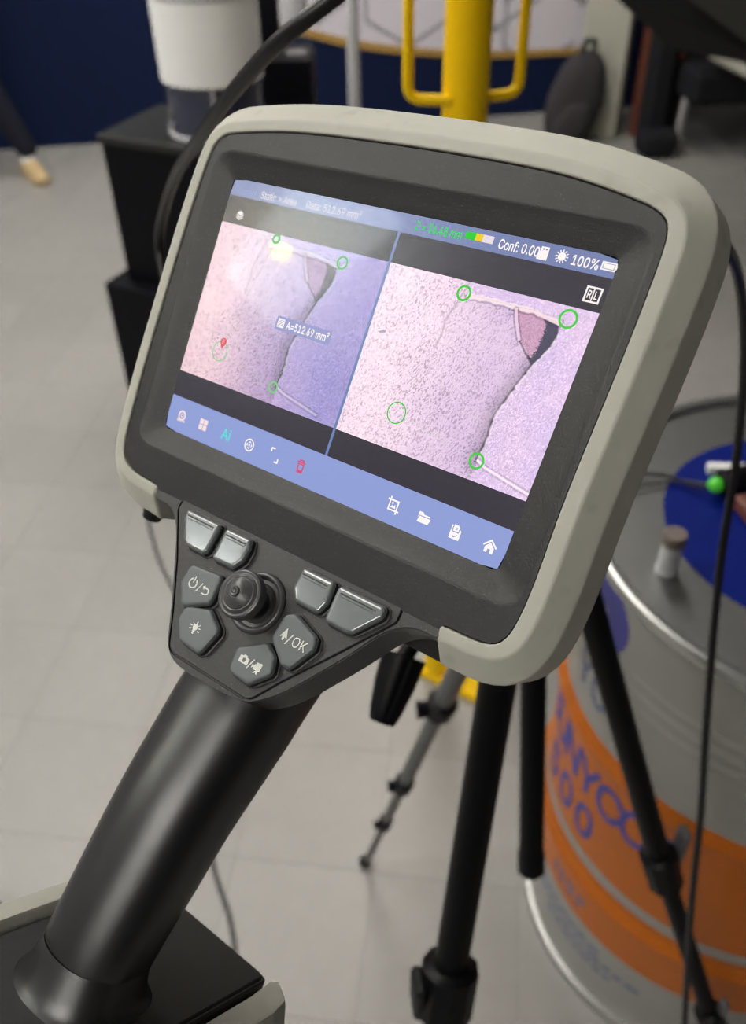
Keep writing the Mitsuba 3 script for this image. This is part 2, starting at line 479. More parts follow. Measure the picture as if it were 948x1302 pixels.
face_out = Polygon(fp).buffer(0)
ring = Polygon(np.array(face_out.exterior.coords)[:-1], [ridge_out])
fv, ff = earcut([ccw(np.array(ring.exterior.coords)[:-1]), ccw(ridge_out)[::-1]])
face = trimesh.Trimesh(z(fv, 3.0), ff, process=False)
o = ccw(np.array(ring.exterior.coords)[:-1])
on = normals2(o)
skirt = strip([z(o, 3.0), z(o + on * 0.15, 2.5), z(o + on * 0.15, -20)])
skirt.invert(); slope_m = slope
if slope_m.face_normals[:, 2].mean() < 0: slope_m.invert()
sk_c = np.c_[skirt.triangles_center[:, :2] , np.zeros(len(skirt.faces))]
body = cat_([face, slope_m, skirt])
put('housing', dev(body), 'housing_plastic', scope, smooth=28)
backo = fillet([(-98, 77), (98, 77), (98, -78), (-98, -78)], 22, 8)
m = solid(backo, [(6, -36), (1.5, -33), (0, -26), (0.3, -18)])
key = put('shell', dev(m), 'smooth_black_plastic', scope, smooth=35)

# ---- the lit screen
def scr(st, w=0.0):
    st = np.atleast_2d(st).astype(float)
    s, t = st[:, :1], st[:, 1:2]
    q = SQ[0] * (1 - s) * (1 - t) + SQ[1] * s * (1 - t) + SQ[2] * s * t + SQ[3] * (1 - s) * t
    return np.c_[q, np.full(len(q), w)]
SW, SH = 155.0, 97.7        # millimetres along s and t

def seg(x, y, a, b):
    ax, ay, bx, by = a[0] * SW, a[1] * SH, b[0] * SW, b[1] * SH
    dx, dy = bx - ax, by - ay
    h = dr.clip(((x - ax) * dx + (y - ay) * dy) / (dx * dx + dy * dy), 0, 1)
    return dr.sqrt(dr.square(x - ax - h * dx) + dr.square(y - ay - h * dy))

def polyline(x, y, pts):
    d = mi.Float(99)
    for a, b in zip(pts[:-1], pts[1:]):
        d = dr.minimum(d, seg(x, y, a, b))
    return d

def convex(x, y, pts):
    """Signed distance-like value (millimetres, below 0 inside) of a convex polygon given clockwise on the screen."""
    d = mi.Float(-99)
    for i in range(len(pts)):
        (ax, ay), (bx, by) = pts[i], pts[(i + 1) % len(pts)]
        ax, ay, bx, by = ax * SW, ay * SH, bx * SW, by * SH
        l = math.hypot(bx - ax, by - ay)
        d = dr.maximum(d, ((x - ax) * (by - ay) - (y - ay) * (bx - ax)) / l)
    return d

HOLE = [(0.880, 0.216), (0.920, 0.220), (0.932, 0.234), (0.937, 0.257), (0.932, 0.299), (0.908, 0.373), (0.893, 0.352)]
FLAP = [(0.834, 0.212), (0.902, 0.217), (0.909, 0.262), (0.908, 0.300), (0.903, 0.346), (0.897, 0.351), (0.868, 0.308)]
BOUND = [(0.937, 0.262), (0.932, 0.299), (0.908, 0.372), (0.899, 0.417), (0.888, 0.469), (0.879, 0.515), (0.871, 0.567), (0.875, 0.614), (0.872, 0.653), (0.869, 0.700)]
TOPLINE = [(0.725, 0.213), (0.778, 0.208), (0.829, 0.210), (0.877, 0.210), (0.892, 0.217), (0.930, 0.224)]
LOWLINE = [(0.871, 0.699), (0.892, 0.713), (1.003, 0.745)]
FIBER = [(0.835, 0.218), (0.844, 0.252), (0.863, 0.303)]
FIBER2 = [(0.866, 0.308), (0.887, 0.340), (0.900, 0.352)]
CRACK = [(0.716, 0.172), (0.708, 0.215), (0.690, 0.307), (0.694, 0.350), (0.688, 0.40)]

def screen_rgb(p, n, uv):
    s, t = uv.x, uv.y
    left = s < 0.511
    sr = dr.select(left, s + 0.553, s)                         # the left view shows the same sample, shifted
    x, y = sr * SW, t * SH
    off = dr.select(left, 31.0, 0.0)
    # knitted / leathery speckle
    ang_x, ang_y = x * 0.94 + y * 0.34, y * 0.94 - x * 0.34
    warp = mikit.noise(x * 0.35 + off, y * 0.35, 2.0)
    fine = mikit.noise(ang_x * 3.0 + off + 1.2 * warp, ang_y * 1.7 + warp, 5.0)
    fine2 = mikit.noise(ang_x * 3.9 + 11, ang_y * 3.1 + off, 9.0)
    big = mikit.fbm(x * 0.09 + off, y * 0.09, 1.0)
    # to the right of the seam the skin is smoother and paler
    # which side of the seam: its s at this t, piece by piece
    bs_ = mi.Float(BOUND[0][0])
    for (s0, t0), (s1, t1) in zip(BOUND[:-1], BOUND[1:]):
        bs_ = dr.select(t >= t0, s0 + (s1 - s0) * dr.clip((t - t0) / (t1 - t0), 0, 1), bs_)
    bs_ = dr.select(t > 0.7, 0.869, bs_)
    side = mikit.smoothstep(-0.6, 0.5, (sr - bs_) * SW + 0.8 * (mikit.noise(y * 0.9, 3.0, 1.0) - 0.5))
    side = dr.maximum(side, 1 - mikit.smoothstep(0.203, 0.213, t + 0.0 * s)) * dr.select((t < 0.25) & (sr < 0.715), 0.0, 1.0)
    base_a = mikit.mix(mi.Color3f(0.80, 0.62, 0.72), mi.Color3f(0.55, 0.40, 0.60), mikit.smoothstep(0.60, 0.86, sr) * 0.85 + 0.5 * (big - 0.5))
    base_b = mikit.mix(mi.Color3f(0.70, 0.52, 0.70), mi.Color3f(0.55, 0.43, 0.68), big)
    speck = mikit.smoothstep(0.55, 0.80, fine)
    ca = base_a * (1 - 0.33 * speck * (0.5 + big) + 0.24 * (fine2 - 0.5))
    cb = base_b * (1 + 0.32 * (mikit.smoothstep(0.5, 0.85, fine2) - 0.2) - 0.16 * speck)
    c = mikit.mix(ca, cb, side)
    ds = polyline(x, y, BOUND)
    c = c * (1 - (0.55 * (1 - mikit.smoothstep(0.1, 1.3, ds)) + 0.34 * (1 - mikit.smoothstep(0.5, 7.0, ds))) * (1 - side))
    c = mikit.mix(c, mi.Color3f(0.80, 0.70, 0.76), 0.6 * side * (1 - mikit.smoothstep(0.15, 0.8, ds)))
    dk = polyline(x, y, CRACK)
    c = c * (1 - 0.40 * (1 - mikit.smoothstep(0.05, 0.7, dk + 0.9 * (fine - 0.35))))
    dh = convex(x, y, HOLE)
    c = mikit.mix(c, mi.Color3f(0.050, 0.046, 0.085), 1 - mikit.smoothstep(-0.4, 0.25, dh))
    df = convex(x, y, FLAP) + 1.5 * (mikit.noise(x * 2.2, y * 5.5, 3.0) - 0.45)
    c = mikit.mix(c, mi.Color3f(0.48, 0.27, 0.40) * (0.7 + 0.6 * fine2), 1 - mikit.smoothstep(-0.4, 0.3, df))
    dt = polyline(x, y, TOPLINE) + 0.5 * (mikit.noise(x * 0.6, 2.0, 4.0) - 0.5)
    c = mikit.mix(c, mi.Color3f(0.80, 0.62, 0.66), 0.85 * (1 - mikit.smoothstep(0.45, 0.95, dt)))
    c = c * (1 - 0.35 * (1 - mikit.smoothstep(0.1, 0.5, dr.abs(dt - 1.15))) * dr.select(y > 0.2135 * SH, 1.0, 0.0))
    dl = polyline(x, y, LOWLINE)
    c = mikit.mix(c, mi.Color3f(0.88, 0.70, 0.74), 0.85 * (1 - mikit.smoothstep(0.2, 0.55, dl)))
    c = c * (1 - 0.25 * (1 - mikit.smoothstep(0.1, 0.5, dr.abs(dl - 0.75))))
    dq = polyline(x, y, FIBER)
    c = mikit.mix(c, mi.Color3f(0.70, 0.50, 0.64), 0.85 * (1 - mikit.smoothstep(0.25, 0.6, dq)))
    c = c * (1 - 0.4 * (1 - mikit.smoothstep(0.1, 0.45, dr.abs(dq - 0.75))))
    c = c * (1 - 0.6 * (1 - mikit.smoothstep(0.1, 0.5, polyline(x, y, FIBER2))))
    dm = seg(x, y, (0.546, 0.402), (0.556, 0.396))
    c = mikit.mix(c, mi.Color3f(0.22, 0.20, 0.30), 0.8 * (1 - mikit.smoothstep(0.25, 0.6, dm)))
    lt = mikit.mix(mi.Color3f(0.92, 0.84, 0.80), mi.Color3f(0.50, 0.56, 0.76), mikit.smoothstep(0.02, 0.46, s + 0.25 * (0.6 - t)))
    c = dr.select(left, c * lt, c)
    c = dr.select((t > 0.1695) & (t < 0.7655), c, mi.Color3f(0.022, 0.018, 0.029))
    c = dr.select(dr.abs(s - 0.5115) < 0.0035, mi.Color3f(0.11, 0.17, 0.36), c)
    bar = mi.Color3f(0.190, 0.240, 0.475)
    c = dr.select(t < 0.0645, bar * 0.70, c)
    c = dr.select(t > 0.8645, bar * 1.12, c)
    return c * SCREEN_POWER

scene['screen_glass'] = {'type': 'blendbsdf', 'weight': 0.85,
    'first': {'type': 'principled', 'base_color': rgb(0.010, 0.010, 0.012), 'roughness': 0.045, 'specular': 0.5},
    'second': {'type': 'principled', 'base_color': rgb(0.010, 0.010, 0.012), 'roughness': 0.26, 'specular': 0.6}}
uvg = []
sc, tc = SQ[:, 0], SQ[:, 1]
# triangulated with uv by inverting the bilinear map numerically
def inv_scr(q):
    q = np.asarray(q, float)
    st = np.full((len(q), 2), 0.5)
    for _ in range(12):
        e = scr(st)[:, :2] - q
        h = 1e-5
        js = (scr(st + [h, 0])[:, :2] - scr(st)[:, :2]) / h; jt = (scr(st + [0, h])[:, :2] - scr(st)[:, :2]) / h
        det = js[:, 0] * jt[:, 1] - js[:, 1] * jt[:, 0]
        st -= np.stack([(e[:, 0] * jt[:, 1] - e[:, 1] * jt[:, 0]) / det, (js[:, 0] * e[:, 1] - js[:, 1] * e[:, 0]) / det], 1)
    return st
gx, gy = np.meshgrid(np.linspace(0, 1, 25), np.linspace(0, 1, 17), indexing='xy')
# a grid clipped to the rounded outline: plain grid inside, its border snapped to the rounded corners
st = np.c_[gx.ravel(), gy.ravel()]
qv = scr(st)[:, :2]
outline = Polygon(screen_edge)
out_pts = []
for q in qv:
    if not outline.buffer(1e-6).contains(Point(q)):
        b = outline.exterior.interpolate(outline.exterior.project(Point(q)))
        q = (b.x, b.y)
    out_pts.append(q)
qv = np.array(out_pts)
st = inv_scr(qv)
F = []
for j in range(16):
    for i in range(24):
        a = j * 25 + i
        F += [[a, a + 25, a + 26], [a, a + 26, a + 1]]
m = trimesh.Trimesh(z(qv, 0.0), F, process=False)
if m.face_normals[:, 2].mean() < 0:
    m.invert()
screen = put('screen', dev(m), 'screen_glass', scope, uv=st, emitter=emit(mikit.proc(screen_rgb), 1.0))
labels[screen] = {'label': 'lit colour display showing two magnified views'}

GW = (1.0, 0.92, 0.90)      # the interface's white
def ui(name, poly_or_mesh, color, w=0.05, power=1.0):
    """A flat piece of the display's picture, given in millimetres (x right, y up from the screen's top left corner)."""
    m = poly_or_mesh if isinstance(poly_or_mesh, trimesh.Trimesh) else extrude(poly_or_mesh, 0.0, 0.012)
    v = np.asarray(m.vertices)
    q = scr(np.c_[v[:, 0] / SW, -v[:, 1] / SH]); q[:, 2] = w + np.clip(v[:, 2], 0, 0.012)
    c = tuple(x * power for x in color)
    return put(name, dev(trimesh.Trimesh(q, m.faces, process=False)), 'lit_black', screen, emitter=emit(c, 0.001))

def fit_text(text, x0, x1, y, cap, bold=False):
    m = meshkit.text_mesh(text, 1.0, 0.01, bold)
    v = np.asarray(m.vertices).copy()
    w = v[:, 0].max() - v[:, 0].min()
    v[:, 0] = x0 + (v[:, 0] - v[:, 0].min()) / w * (x1 - x0)
    v[:, 1] = y + v[:, 1] * cap
    v[:, 2] = np.where(v[:, 2] > 0.005, 0.012, 0.0)
    return trimesh.Trimesh(v, m.faces, process=False)

X = lambda s: s * SW
Y = lambda t: -t * SH
ui('lettering', fit_text('Current', X(0.026), X(0.084), Y(0.056), 2.6), (0.34, 0.40, 0.68))
ui('lettering', fit_text('Static > Area', X(0.100), X(0.212), Y(0.055), 2.7), GW)
ui('lettering', fit_text('Data: 512.69 mm\u00b2', X(0.243), X(0.402), Y(0.054), 2.7), GW)
ui('lettering', fit_text('Z = 36.48 mm', X(0.546), X(0.662), Y(0.047), 2.8, True), (0.05, 0.72, 0.12))
ui('lettering', fit_text('Conf: 0.00', X(0.749), X(0.839), Y(0.048), 2.9, True), GW)
ui('lettering', fit_text('100%', X(0.909), X(0.964), Y(0.049), 2.9, True), GW)
key = ui('meter', sbox(X(0.669), Y(0.040), X(0.693), Y(0.016)), (0.03, 0.62, 0.04)); labels[key] = {'label': 'green, yellow and white level meter'}
put('segment', scene[key] and dev(trimesh.Trimesh(*(lambda mm: (np.c_[scr(np.c_[mm.vertices[:, 0] / SW, -mm.vertices[:, 1] / SH])[:, :2], 0.05 + mm.vertices[:, 2]], mm.faces))(extrude(sbox(X(0.693), Y(0.040), X(0.710), Y(0.016)), 0, 0.012)), process=False)), 'lit_black', screen, emitter=emit((0.85, 0.62, 0.02), 0.001))
put('segment', dev(trimesh.Trimesh(*(lambda mm: (np.c_[scr(np.c_[mm.vertices[:, 0] / SW, -mm.vertices[:, 1] / SH])[:, :2], 0.05 + mm.vertices[:, 2]], mm.faces))(extrude(sbox(X(0.710), Y(0.040), X(0.735), Y(0.016)), 0, 0.012)), process=False)), 'lit_black', screen, emitter=emit((0.80, 0.72, 0.80), 0.001))

def P(*pts): return Polygon(pts)
def ringp(r0, r1, n=40): return Point(0, 0).buffer(r1, n).difference(Point(0, 0).buffer(r0, n))
def stroke(pts, w): return LineString(pts).buffer(w / 2, cap_style='flat', join_style='mitre')
def at(poly, s, t, k=1.0):
    return affinity.translate(affinity.scale(poly, k, k, origin=(0, 0)), X(s), Y(t))

# top bar icons
usb = unary_union([P((-1.7, -2.0), (1.7, -2.0), (1.7, 0.6), (-1.7, 0.6)), P((-1.1, 0.6), (1.6, 0.6), (1.6, 2.0), (-1.1, 2.0))]).difference(unary_union([sbox(-0.5, 1.0, 0.0, 1.5), sbox(0.5, 1.0, 1.0, 1.5)]))
ui('icon', at(usb, 0.8475, 0.034), GW)
sun = unary_union([Point(0, 0).buffer(1.25)] + [affinity.rotate(sbox(1.35, -0.16, 2.1, 0.16), a, origin=(0, 0)) for a in range(0, 360, 30)])
ui('icon', at(sun, 0.887, 0.032), GW)
batt = unary_union([sbox(-2.4, -1.25, 2.2, 1.25), sbox(2.2, -0.6, 2.7, 0.6)]).difference(unary_union([sbox(-1.95, -0.85, 1.75, 0.85).difference(sbox(-1.75, -0.68, 1.55, 0.68))]))
ui('icon', at(batt, 0.984, 0.032), GW)
key = ui('icon', at(sbox(-2.55, -2.35, 2.55, 2.35).difference(sbox(-2.0, -1.8, 2.0, 1.8)).union(sbox(-0.2, -1.8, 0.2, 1.8)), 0.974, 0.122), GW)
ui('lettering', fit_text('R', X(0.974) - 1.65, X(0.974) - 0.45, Y(0.122) - 1.15, 2.3, True), GW)
ui('lettering', fit_text('L', X(0.974) + 0.6, X(0.974) + 1.6, Y(0.122) - 1.15, 2.3, True), GW)
lay = unary_union([P((-1.7, 0.7), (0, 1.6), (1.7, 0.7), (0, -0.2))] + [stroke([(-1.7, 0.1 - k), (0, -0.8 - k), (1.7, 0.1 - k)], 0.45) for k in (0, 0.85)])
ui('icon', at(lay, 0.052, 0.132), GW)
# toolbar icons
cam_ = ringp(1.25, 2.05).union(Point(0, 0).buffer(0.75).difference(Point(0, 0).buffer(0.4))).union(P((-1.9, -1.2), (1.9, -1.2), (2.1, -2.3), (-2.1, -2.3)).difference(Point(0, 0).buffer(2.25)))
ui('icon', at(cam_, 0.050, 0.932), (0.95, 0.74, 0.74))
ui('icon', at(unary_union([affinity.translate(sbox(-0.85, -0.85, 0.85, 0.85).buffer(0.12), a, b) for a in (-1.1, 1.1) for b in (-1.1, 1.1)]), 0.128, 0.933), (0.95, 0.74, 0.74))
ui('lettering', fit_text('Ai', X(0.210) - 2.4, X(0.210) + 2.2, Y(0.933) - 2.0, 4.0, True), (0.12, 0.72, 0.72))
cross = ringp(1.85, 2.35).union(unary_union([affinity.rotate(P((1.55, 0), (0.85, 0.7), (0.85, -0.7)), a, origin=(0, 0)) for a in (0, 90, 180, 270)])).union(Point(0, 0).buffer(0.45))
ui('icon', at(cross, 0.289, 0.936), GW)
ui('icon', at(unary_union([stroke([(-2.0, 0.9), (-2.0, 2.3), (-0.4, 2.3)], 0.55), stroke([(2.0, -0.9), (2.0, -2.3), (0.4, -2.3)], 0.55)]), 0.372, 0.935), GW)
bin_ = unary_union([sbox(-1.8, 1.2, 1.8, 1.65), stroke([(-0.8, 1.5), (-0.8, 2.2), (0.8, 2.2), (0.8, 1.5)], 0.45), P((-1.5, 1.0), (1.5, 1.0), (1.25, -2.3), (-1.25, -2.3)).difference(P((-1.0, 0.6), (1.0, 0.6), (0.8, -1.3), (-0.8, -1.3)))])
ui('icon', at(bin_, 0.454, 0.936), (0.72, 0.06, 0.16))
crop = unary_union([sbox(-1.9, -1.9, 1.9, 1.9).difference(sbox(-1.35, -1.35, 1.35, 1.35)), sbox(-1.9, 1.9, -1.35, 2.7), sbox(-2.7, 1.35, -1.9, 1.9), sbox(1.35, -2.7, 1.9, -1.9), sbox(1.9, -1.9, 2.7, -1.35),
                    P((-1.1, -0.9), (-0.4, 0.1), (0.1, -0.4), (0.6, 0.4), (1.1, -0.9)), Point(-0.5, 0.7).buffer(0.35)])
ui('icon', at(crop, 0.721, 0.935), GW)
folder = unary_union([P((-2.3, 1.7), (-0.7, 1.7), (-0.2, 1.1), (2.0, 1.1), (2.0, 0.55), (-2.0, 0.55), (-2.3, -0.6)), P((-1.75, 0.3), (2.6, 0.3), (2.0, -1.7), (-2.3, -1.7))])
ui('icon', at(folder, 0.801, 0.935), GW)
doc = P((-1.9, 2.0), (-1.5, 2.0), (-1.5, -0.1), (1.2, -0.1), (1.2, 1.2), (1.9, 0.8), (1.9, -2.3), (-1.9, -2.3)).difference(stroke([(-0.9, -1.1), (-0.2, -1.7), (1.0, -0.7)], 0.25))
doc2 = P((-1.15, 2.3), (0.4, 2.3), (0.95, 1.7), (0.95, 0.2), (-1.15, 0.2)).difference(unary_union([sbox(-0.6, 1.3, 0.5, 1.5), sbox(-0.6, 0.8, 0.5, 1.0)]))
ui('icon', at(doc.union(doc2), 0.881, 0.937), GW)
home = unary_union([stroke([(-2.3, -0.1), (0, 1.9), (2.3, -0.1)], 0.55), P((0, 1.1), (1.6, -0.3), (1.6, -2.1), (0.5, -2.1), (0.5, -0.9), (-0.5, -0.9), (-0.5, -2.1), (-1.6, -2.1), (-1.6, -0.3))])
ui('icon', at(home, 0.963, 0.936), GW)
# measuring marks
GREEN = (0.07, 0.62, 0.06)
def marker(s, t, r, wd=0.32, col=GREEN):
    k = ui('marker', at(ringp(r - wd, r), s, t), col, 0.06)
def dash(a, b, col, w=0.14, n=None):
    a = np.array([X(a[0]), Y(a[1])]); b = np.array([X(b[0]), Y(b[1])])
    l = np.linalg.norm(b - a); n = n or max(3, int(l / 1.6)); q = []
    for k in range(n):
        q.append(LineString([a + (b - a) * k / n, a + (b - a) * (k + 0.62) / n]).buffer(w / 2, cap_style='flat'))
    ui('measuring_line', unary_union(q), col, 0.055)
RM = [(0.711, 0.209), (0.945, 0.207), (0.869, 0.702), (0.652, 0.643)]
LM = [(0.185, 0.186), (0.391, 0.211), (0.307, 0.705), (0.113, 0.645)]
for (s_, t_), r in zip(RM, (2.6, 3.0, 2.7, 3.7)): marker(s_, t_, r, 0.75 if r < 3.5 else 0.42)
for (s_, t_), r in zip(LM, (1.9, 2.4, 2.2, 3.8)): marker(s_, t_, r, 0.9 if r < 2 else (0.36 if r > 3 else 0.7), (0.20, 0.66, 0.22))
PALE = (0.50, 0.68, 0.46)
for i in range(4):
    dash(RM[i], RM[(i + 1) % 4], PALE)
    dash(LM[i], LM[(i + 1) % 4], (0.36, 0.62, 0.36))
key = ui('readout', sbox(X(0.258), Y(0.500), X(0.424), Y(0.450)), (0.34, 0.36, 0.62), 0.065); labels[key] = {'label': 'blue box with the measured area'}
ui('lettering', fit_text('A=512.69 mm\u00b2', X(0.291), X(0.418), Y(0.489), 2.7, True), GW, 0.085)
hatch = sbox(-1.6, -1.6, 1.6, 1.6).difference(unary_union([stroke([(-1.2 + k, -1.2), (1.2, 1.2 - k)], 0.3) for k in (0, 1.1)] + [stroke([(-1.2, -1.2 + 1.1), (1.2 - 1.1, 1.2)], 0.3)]))
ui('icon', at(hatch, 0.273, 0.475), GW, 0.085)
pin = Point(0, 0).buffer(1.5).union(P((-1.3, -0.7), (1.3, -0.7), (0, -2.8)))
key = ui('location_pin', at(pin, 0.116, 0.607), (0.78, 0.10, 0.14), 0.085); labels[key] = {'label': 'red pin marker'}
ui('lettering', fit_text('E', X(0.116) - 0.55, X(0.116) + 0.55, Y(0.607) - 0.9, 1.8), (0.95, 0.6, 0.6), 0.10)

# ---- control panel below the screen (bent forward by 18 degrees)
front = [(-66.4, 0.8), (-66.0, -2.4), (-58.8, -3.6), (-53.7, -5.4), (-49.9, -8.8), (-41.8, -20.3), (-31.4, -37.1), (-26.5, -45.4), (-23.4, -49.0), (-20.1, -50.9), (-12, -52.1), (0, -51.8), (10.6, -50.9),
         (14.2, -50.2), (16.8, -49.2), (20.1, -47.0), (23.1, -44.5), (33.4, -32.0), (43.3, -17.6), (49.5, -8.4), (52.6, -5.6), (56.8, -3.5), (63.4, -2.8), (66.2, -2.6), (66.4, 0.8)]
fr = even(spline(front, 600), 150)
fr = np.vstack([fr])
groove = fillet([(-52.5, 1.4), (-52.3, -3.0), (-40.4, -19.7), (-30.1, -36.5), (-23.2, -49.0), (16.2, -49.1), (24.6, -37.7), (36.1, -23.7), (51.4, -4.2), (51.0, 1.7)], [3, 4, 30, 30, 5, 5, 30, 30, 3, 3], 7)
outer = Polygon(fr).buffer(0)
gro = Polygon(groove).buffer(0)
top = extrude(outer.difference(gro.buffer(0.3)), -1.2, 0.0)
# rim with rounded edge and the sloped underside
rim = solid(ccw(fr), [(9, -24), (4.5, -18.5), (0.6, -16), (0, -15.5), (0, -0.9), (0.25, -0.3), (0.9, 0.0), (0.9, -1.2)])
rim = solid(ccw(fr), [(9, -24), (4.5, -18.5), (0.6, -16), (0, -15.5), (0, -0.7), (0.2, -0.2), (0.6, 0.02)])
put('control_panel', pan(cat_([solid(ccw(fr), [(9, -24), (4.5, -18.5), (0.6, -16), (0, -15.5), (0, -1.2), (0.3, -1.0), (0.6, -0.95)]), extrude(Polygon(fr).buffer(-0.2).difference(gro.buffer(0.55)), -1.0, 0.0)])), 'housing_plastic', scope, smooth=28)
put('keypad_plate', pan(solid(ccw(groove), [(0.1, -1.0), (0.1, -0.1), (0.4, 0.2)])), 'housing_plastic', scope, smooth=28)

BTN = {
    'soft1': ([(-44.9, -1.8), (-28.0, -1.8), (-27.4, -4.0), (-27.3, -12.4), (-28.6, -13.7), (-37.2, -13.7), (-39.4, -12.4), (-44.6, -5.0)], 1.2, True),
    'soft2': ([(-24.6, -1.7), (-12.4, -1.6), (-11.2, -5.0), (-11.3, -9.6), (-13.8, -13.2), (-23.9, -13.6)], 1.4, True),
    'soft3': ([(12.7, -1.8), (26.4, -1.8), (27.4, -9.0), (25.8, -13.2), (15.6, -13.0), (12.8, -9.2)], 1.6, True),
    'soft4': ([(28.3, -1.7), (47.6, -1.7), (47.8, -5.2), (40.8, -13.6), (38.8, -14.2), (29.4, -14.2)], 1.8, True),
    'power': ([(-30.6, -18.6), (-15.4, -17.4), (-14.6, -27.9), (-25.4, -33.4), (-31.0, -26.0)], 2.4, False),
    'light': ([(-23.4, -32.6), (-13.0, -29.4), (-5.2, -34.3), (-8.2, -44.4), (-18.6, -43.8), (-23.8, -37.4)], 2.4, False),
    'photo': ([(4.4, -35.6), (14.4, -29.4), (19.8, -32.4), (21.6, -37.8), (15.2, -44.4), (5.6, -43.8)], 2.4, False),
    'select': ([(15.0, -18.6), (18.8, -16.6), (30.4, -20.4), (31.4, -24.2), (26.4, -33.4), (22.4, -33.2), (14.6, -27.2)], 2.6, False),
}
SIDE = [(-0.35, 0.0), (-0.2, 2.6), (0.0, 3.0)]
btn_keys = {}
for nm, (pts, r, glossy) in BTN.items():
    c = fillet(pts, r, 7)
    m = solid(c, [(-0.3, 0.0), (-0.15, 2.4), (0.0, 3.1), (0.25, 3.55), (0.7, 3.8), (1.3, 3.85)])
    b = put('button', pan(m), 'glossy_button' if glossy else 'button_rubber', scope, smooth=40)
    put('skirt', pan(solid(c, [(-1.0, 0.1), (-0.95, 0.5), (-0.4, 0.75), (-0.32, 2.5), (-0.1, 2.5)])), 'button_side_rubber', b, smooth=40)
    btn_keys[nm] = b
    labels[b] = {'label': {'soft1': 'blank grey soft key, leftmost', 'soft2': 'blank grey soft key beside the joystick', 'soft3': 'blank grey soft key right of the joystick', 'soft4': 'wide blank grey soft key, rightmost',
                           'power': 'grey key with power and back symbols', 'light': 'grey key with a light bulb symbol', 'photo': 'grey key with camera symbols', 'select': 'grey key with a cursor and OK'}[nm]}
for nm, (a, b, y) in {'soft1': (-42.6, -29.4, -4.4), 'soft2': (-22.6, -13.2, -4.5), 'soft3': (14.4, 24.8, -4.6), 'soft4': (31.0, 45.0, -4.7)}.items():
    put('slot_highlight_bar', pan(solid(fillet([(a, y - 0.45), (b, y - 0.45), (b, y + 0.45), (a, y + 0.45)], 0.4, 5), [(0, 3.7), (0.05, 4.0), (0.25, 4.12)])), 'glossy_button', btn_keys[nm], smooth=40)  # raised bar added to catch the bright reflection along the slot
    put('slot', pan(solid(fillet([(a - 0.7, y + 0.45), (b, y + 0.45), (b, y + 1.0), (a - 0.7, y + 1.0)], 0.2, 4), [(0, 3.7), (0.05, 3.88)])), 'button_side_rubber', btn_keys[nm])

def key_icon(button, poly, cx, cy, rot=0.0, k=1.0):
    poly = affinity.translate(affinity.rotate(affinity.scale(poly, k, k, origin=(0, 0)), rot, origin=(0, 0)), cx, cy)
    return put('symbol', pan(extrude(poly, 3.84, 3.92)), 'icon_paint', btn_keys[button])
pw = ringp(1.45, 1.95).difference(P((-0.75, 0.6), (0.75, 0.6), (0.9, 3), (-0.9, 3))).union(sbox(-0.25, 0.2, 0.25, 2.5))
key_icon('power', pw, -25.4, -24.3)
key_icon('power', stroke([(-0.75, -1.9), (0.75, 1.9)], 0.4), -22.0, -24.6)
arc = LineString([(-1.3, 1.1), (0.3, 1.1)] + [(0.3 + 1.1 * math.sin(a), 1.1 * math.cos(a)) for a in np.linspace(0.1, math.pi, 14)] + [(-1.2, -1.1)]).buffer(0.26, cap_style='flat')
key_icon('power', arc.union(P((-1.9, 1.1), (-0.9, 1.9), (-0.9, 0.3))), -18.8, -24.8)
bulb = unary_union([Point(0, 0.4).buffer(1.15), sbox(-0.5, -1.6, 0.5, 0), sbox(-0.4, -2.1, 0.4, -1.7)] + [affinity.rotate(sbox(1.6, -0.17, 2.5, 0.17), a, origin=(0, 0)) for a in (-20, 12, 45, 90, 135, 168, 200)])
bulb = affinity.translate(bulb, 0, 0)
key_icon('light', bulb, -14.9, -37.4)
phc = unary_union([sbox(-2.0, -1.3, 2.0, 1.0), P((-0.9, 1.0), (0.9, 1.0), (0.6, 1.6), (-0.6, 1.6))]).difference(Point(0, -0.15).buffer(0.72))
key_icon('photo', phc, 9.6, -37.9)
key_icon('photo', stroke([(-0.75, -1.9), (0.75, 1.9)], 0.4), 12.6, -38.1)
vid = unary_union([sbox(-1.6, -0.9, 1.3, 0.9), P((-1.6, 0.2), (-2.5, 0.8), (-2.5, -0.8), (-1.6, -0.2)), Point(-0.6, 1.2).buffer(0.6), Point(0.7, 1.3).buffer(0.7), P((-0.4, -0.9), (0.3, -0.9), (0.8, -2.0), (0.3, -2.0)), P((0.3, -0.9), (-0.3, -0.9), (-1.0, -2.0), (-0.5, -2.0))])
key_icon('photo', vid, 15.9, -38.2)
cur = P((0, 2.3), (-1.5, -1.2), (-0.45, -0.8), (-0.35, -2.0), (0.35, -2.0), (0.45, -0.8), (1.5, -1.2))
key_icon('select', cur, 19.0, -24.2)
key_icon('select', stroke([(-0.8, -2.1), (0.8, 2.1)], 0.42), 21.4, -24.9)
tm = meshkit.text_mesh('OK', 3.4, 0.08)
tm.apply_scale([0.92, 1, 1]); tm.apply_translation([22.7, -26.5, 3.84])
key = put('lettering', pan(tm), 'icon_paint', btn_keys['select'])

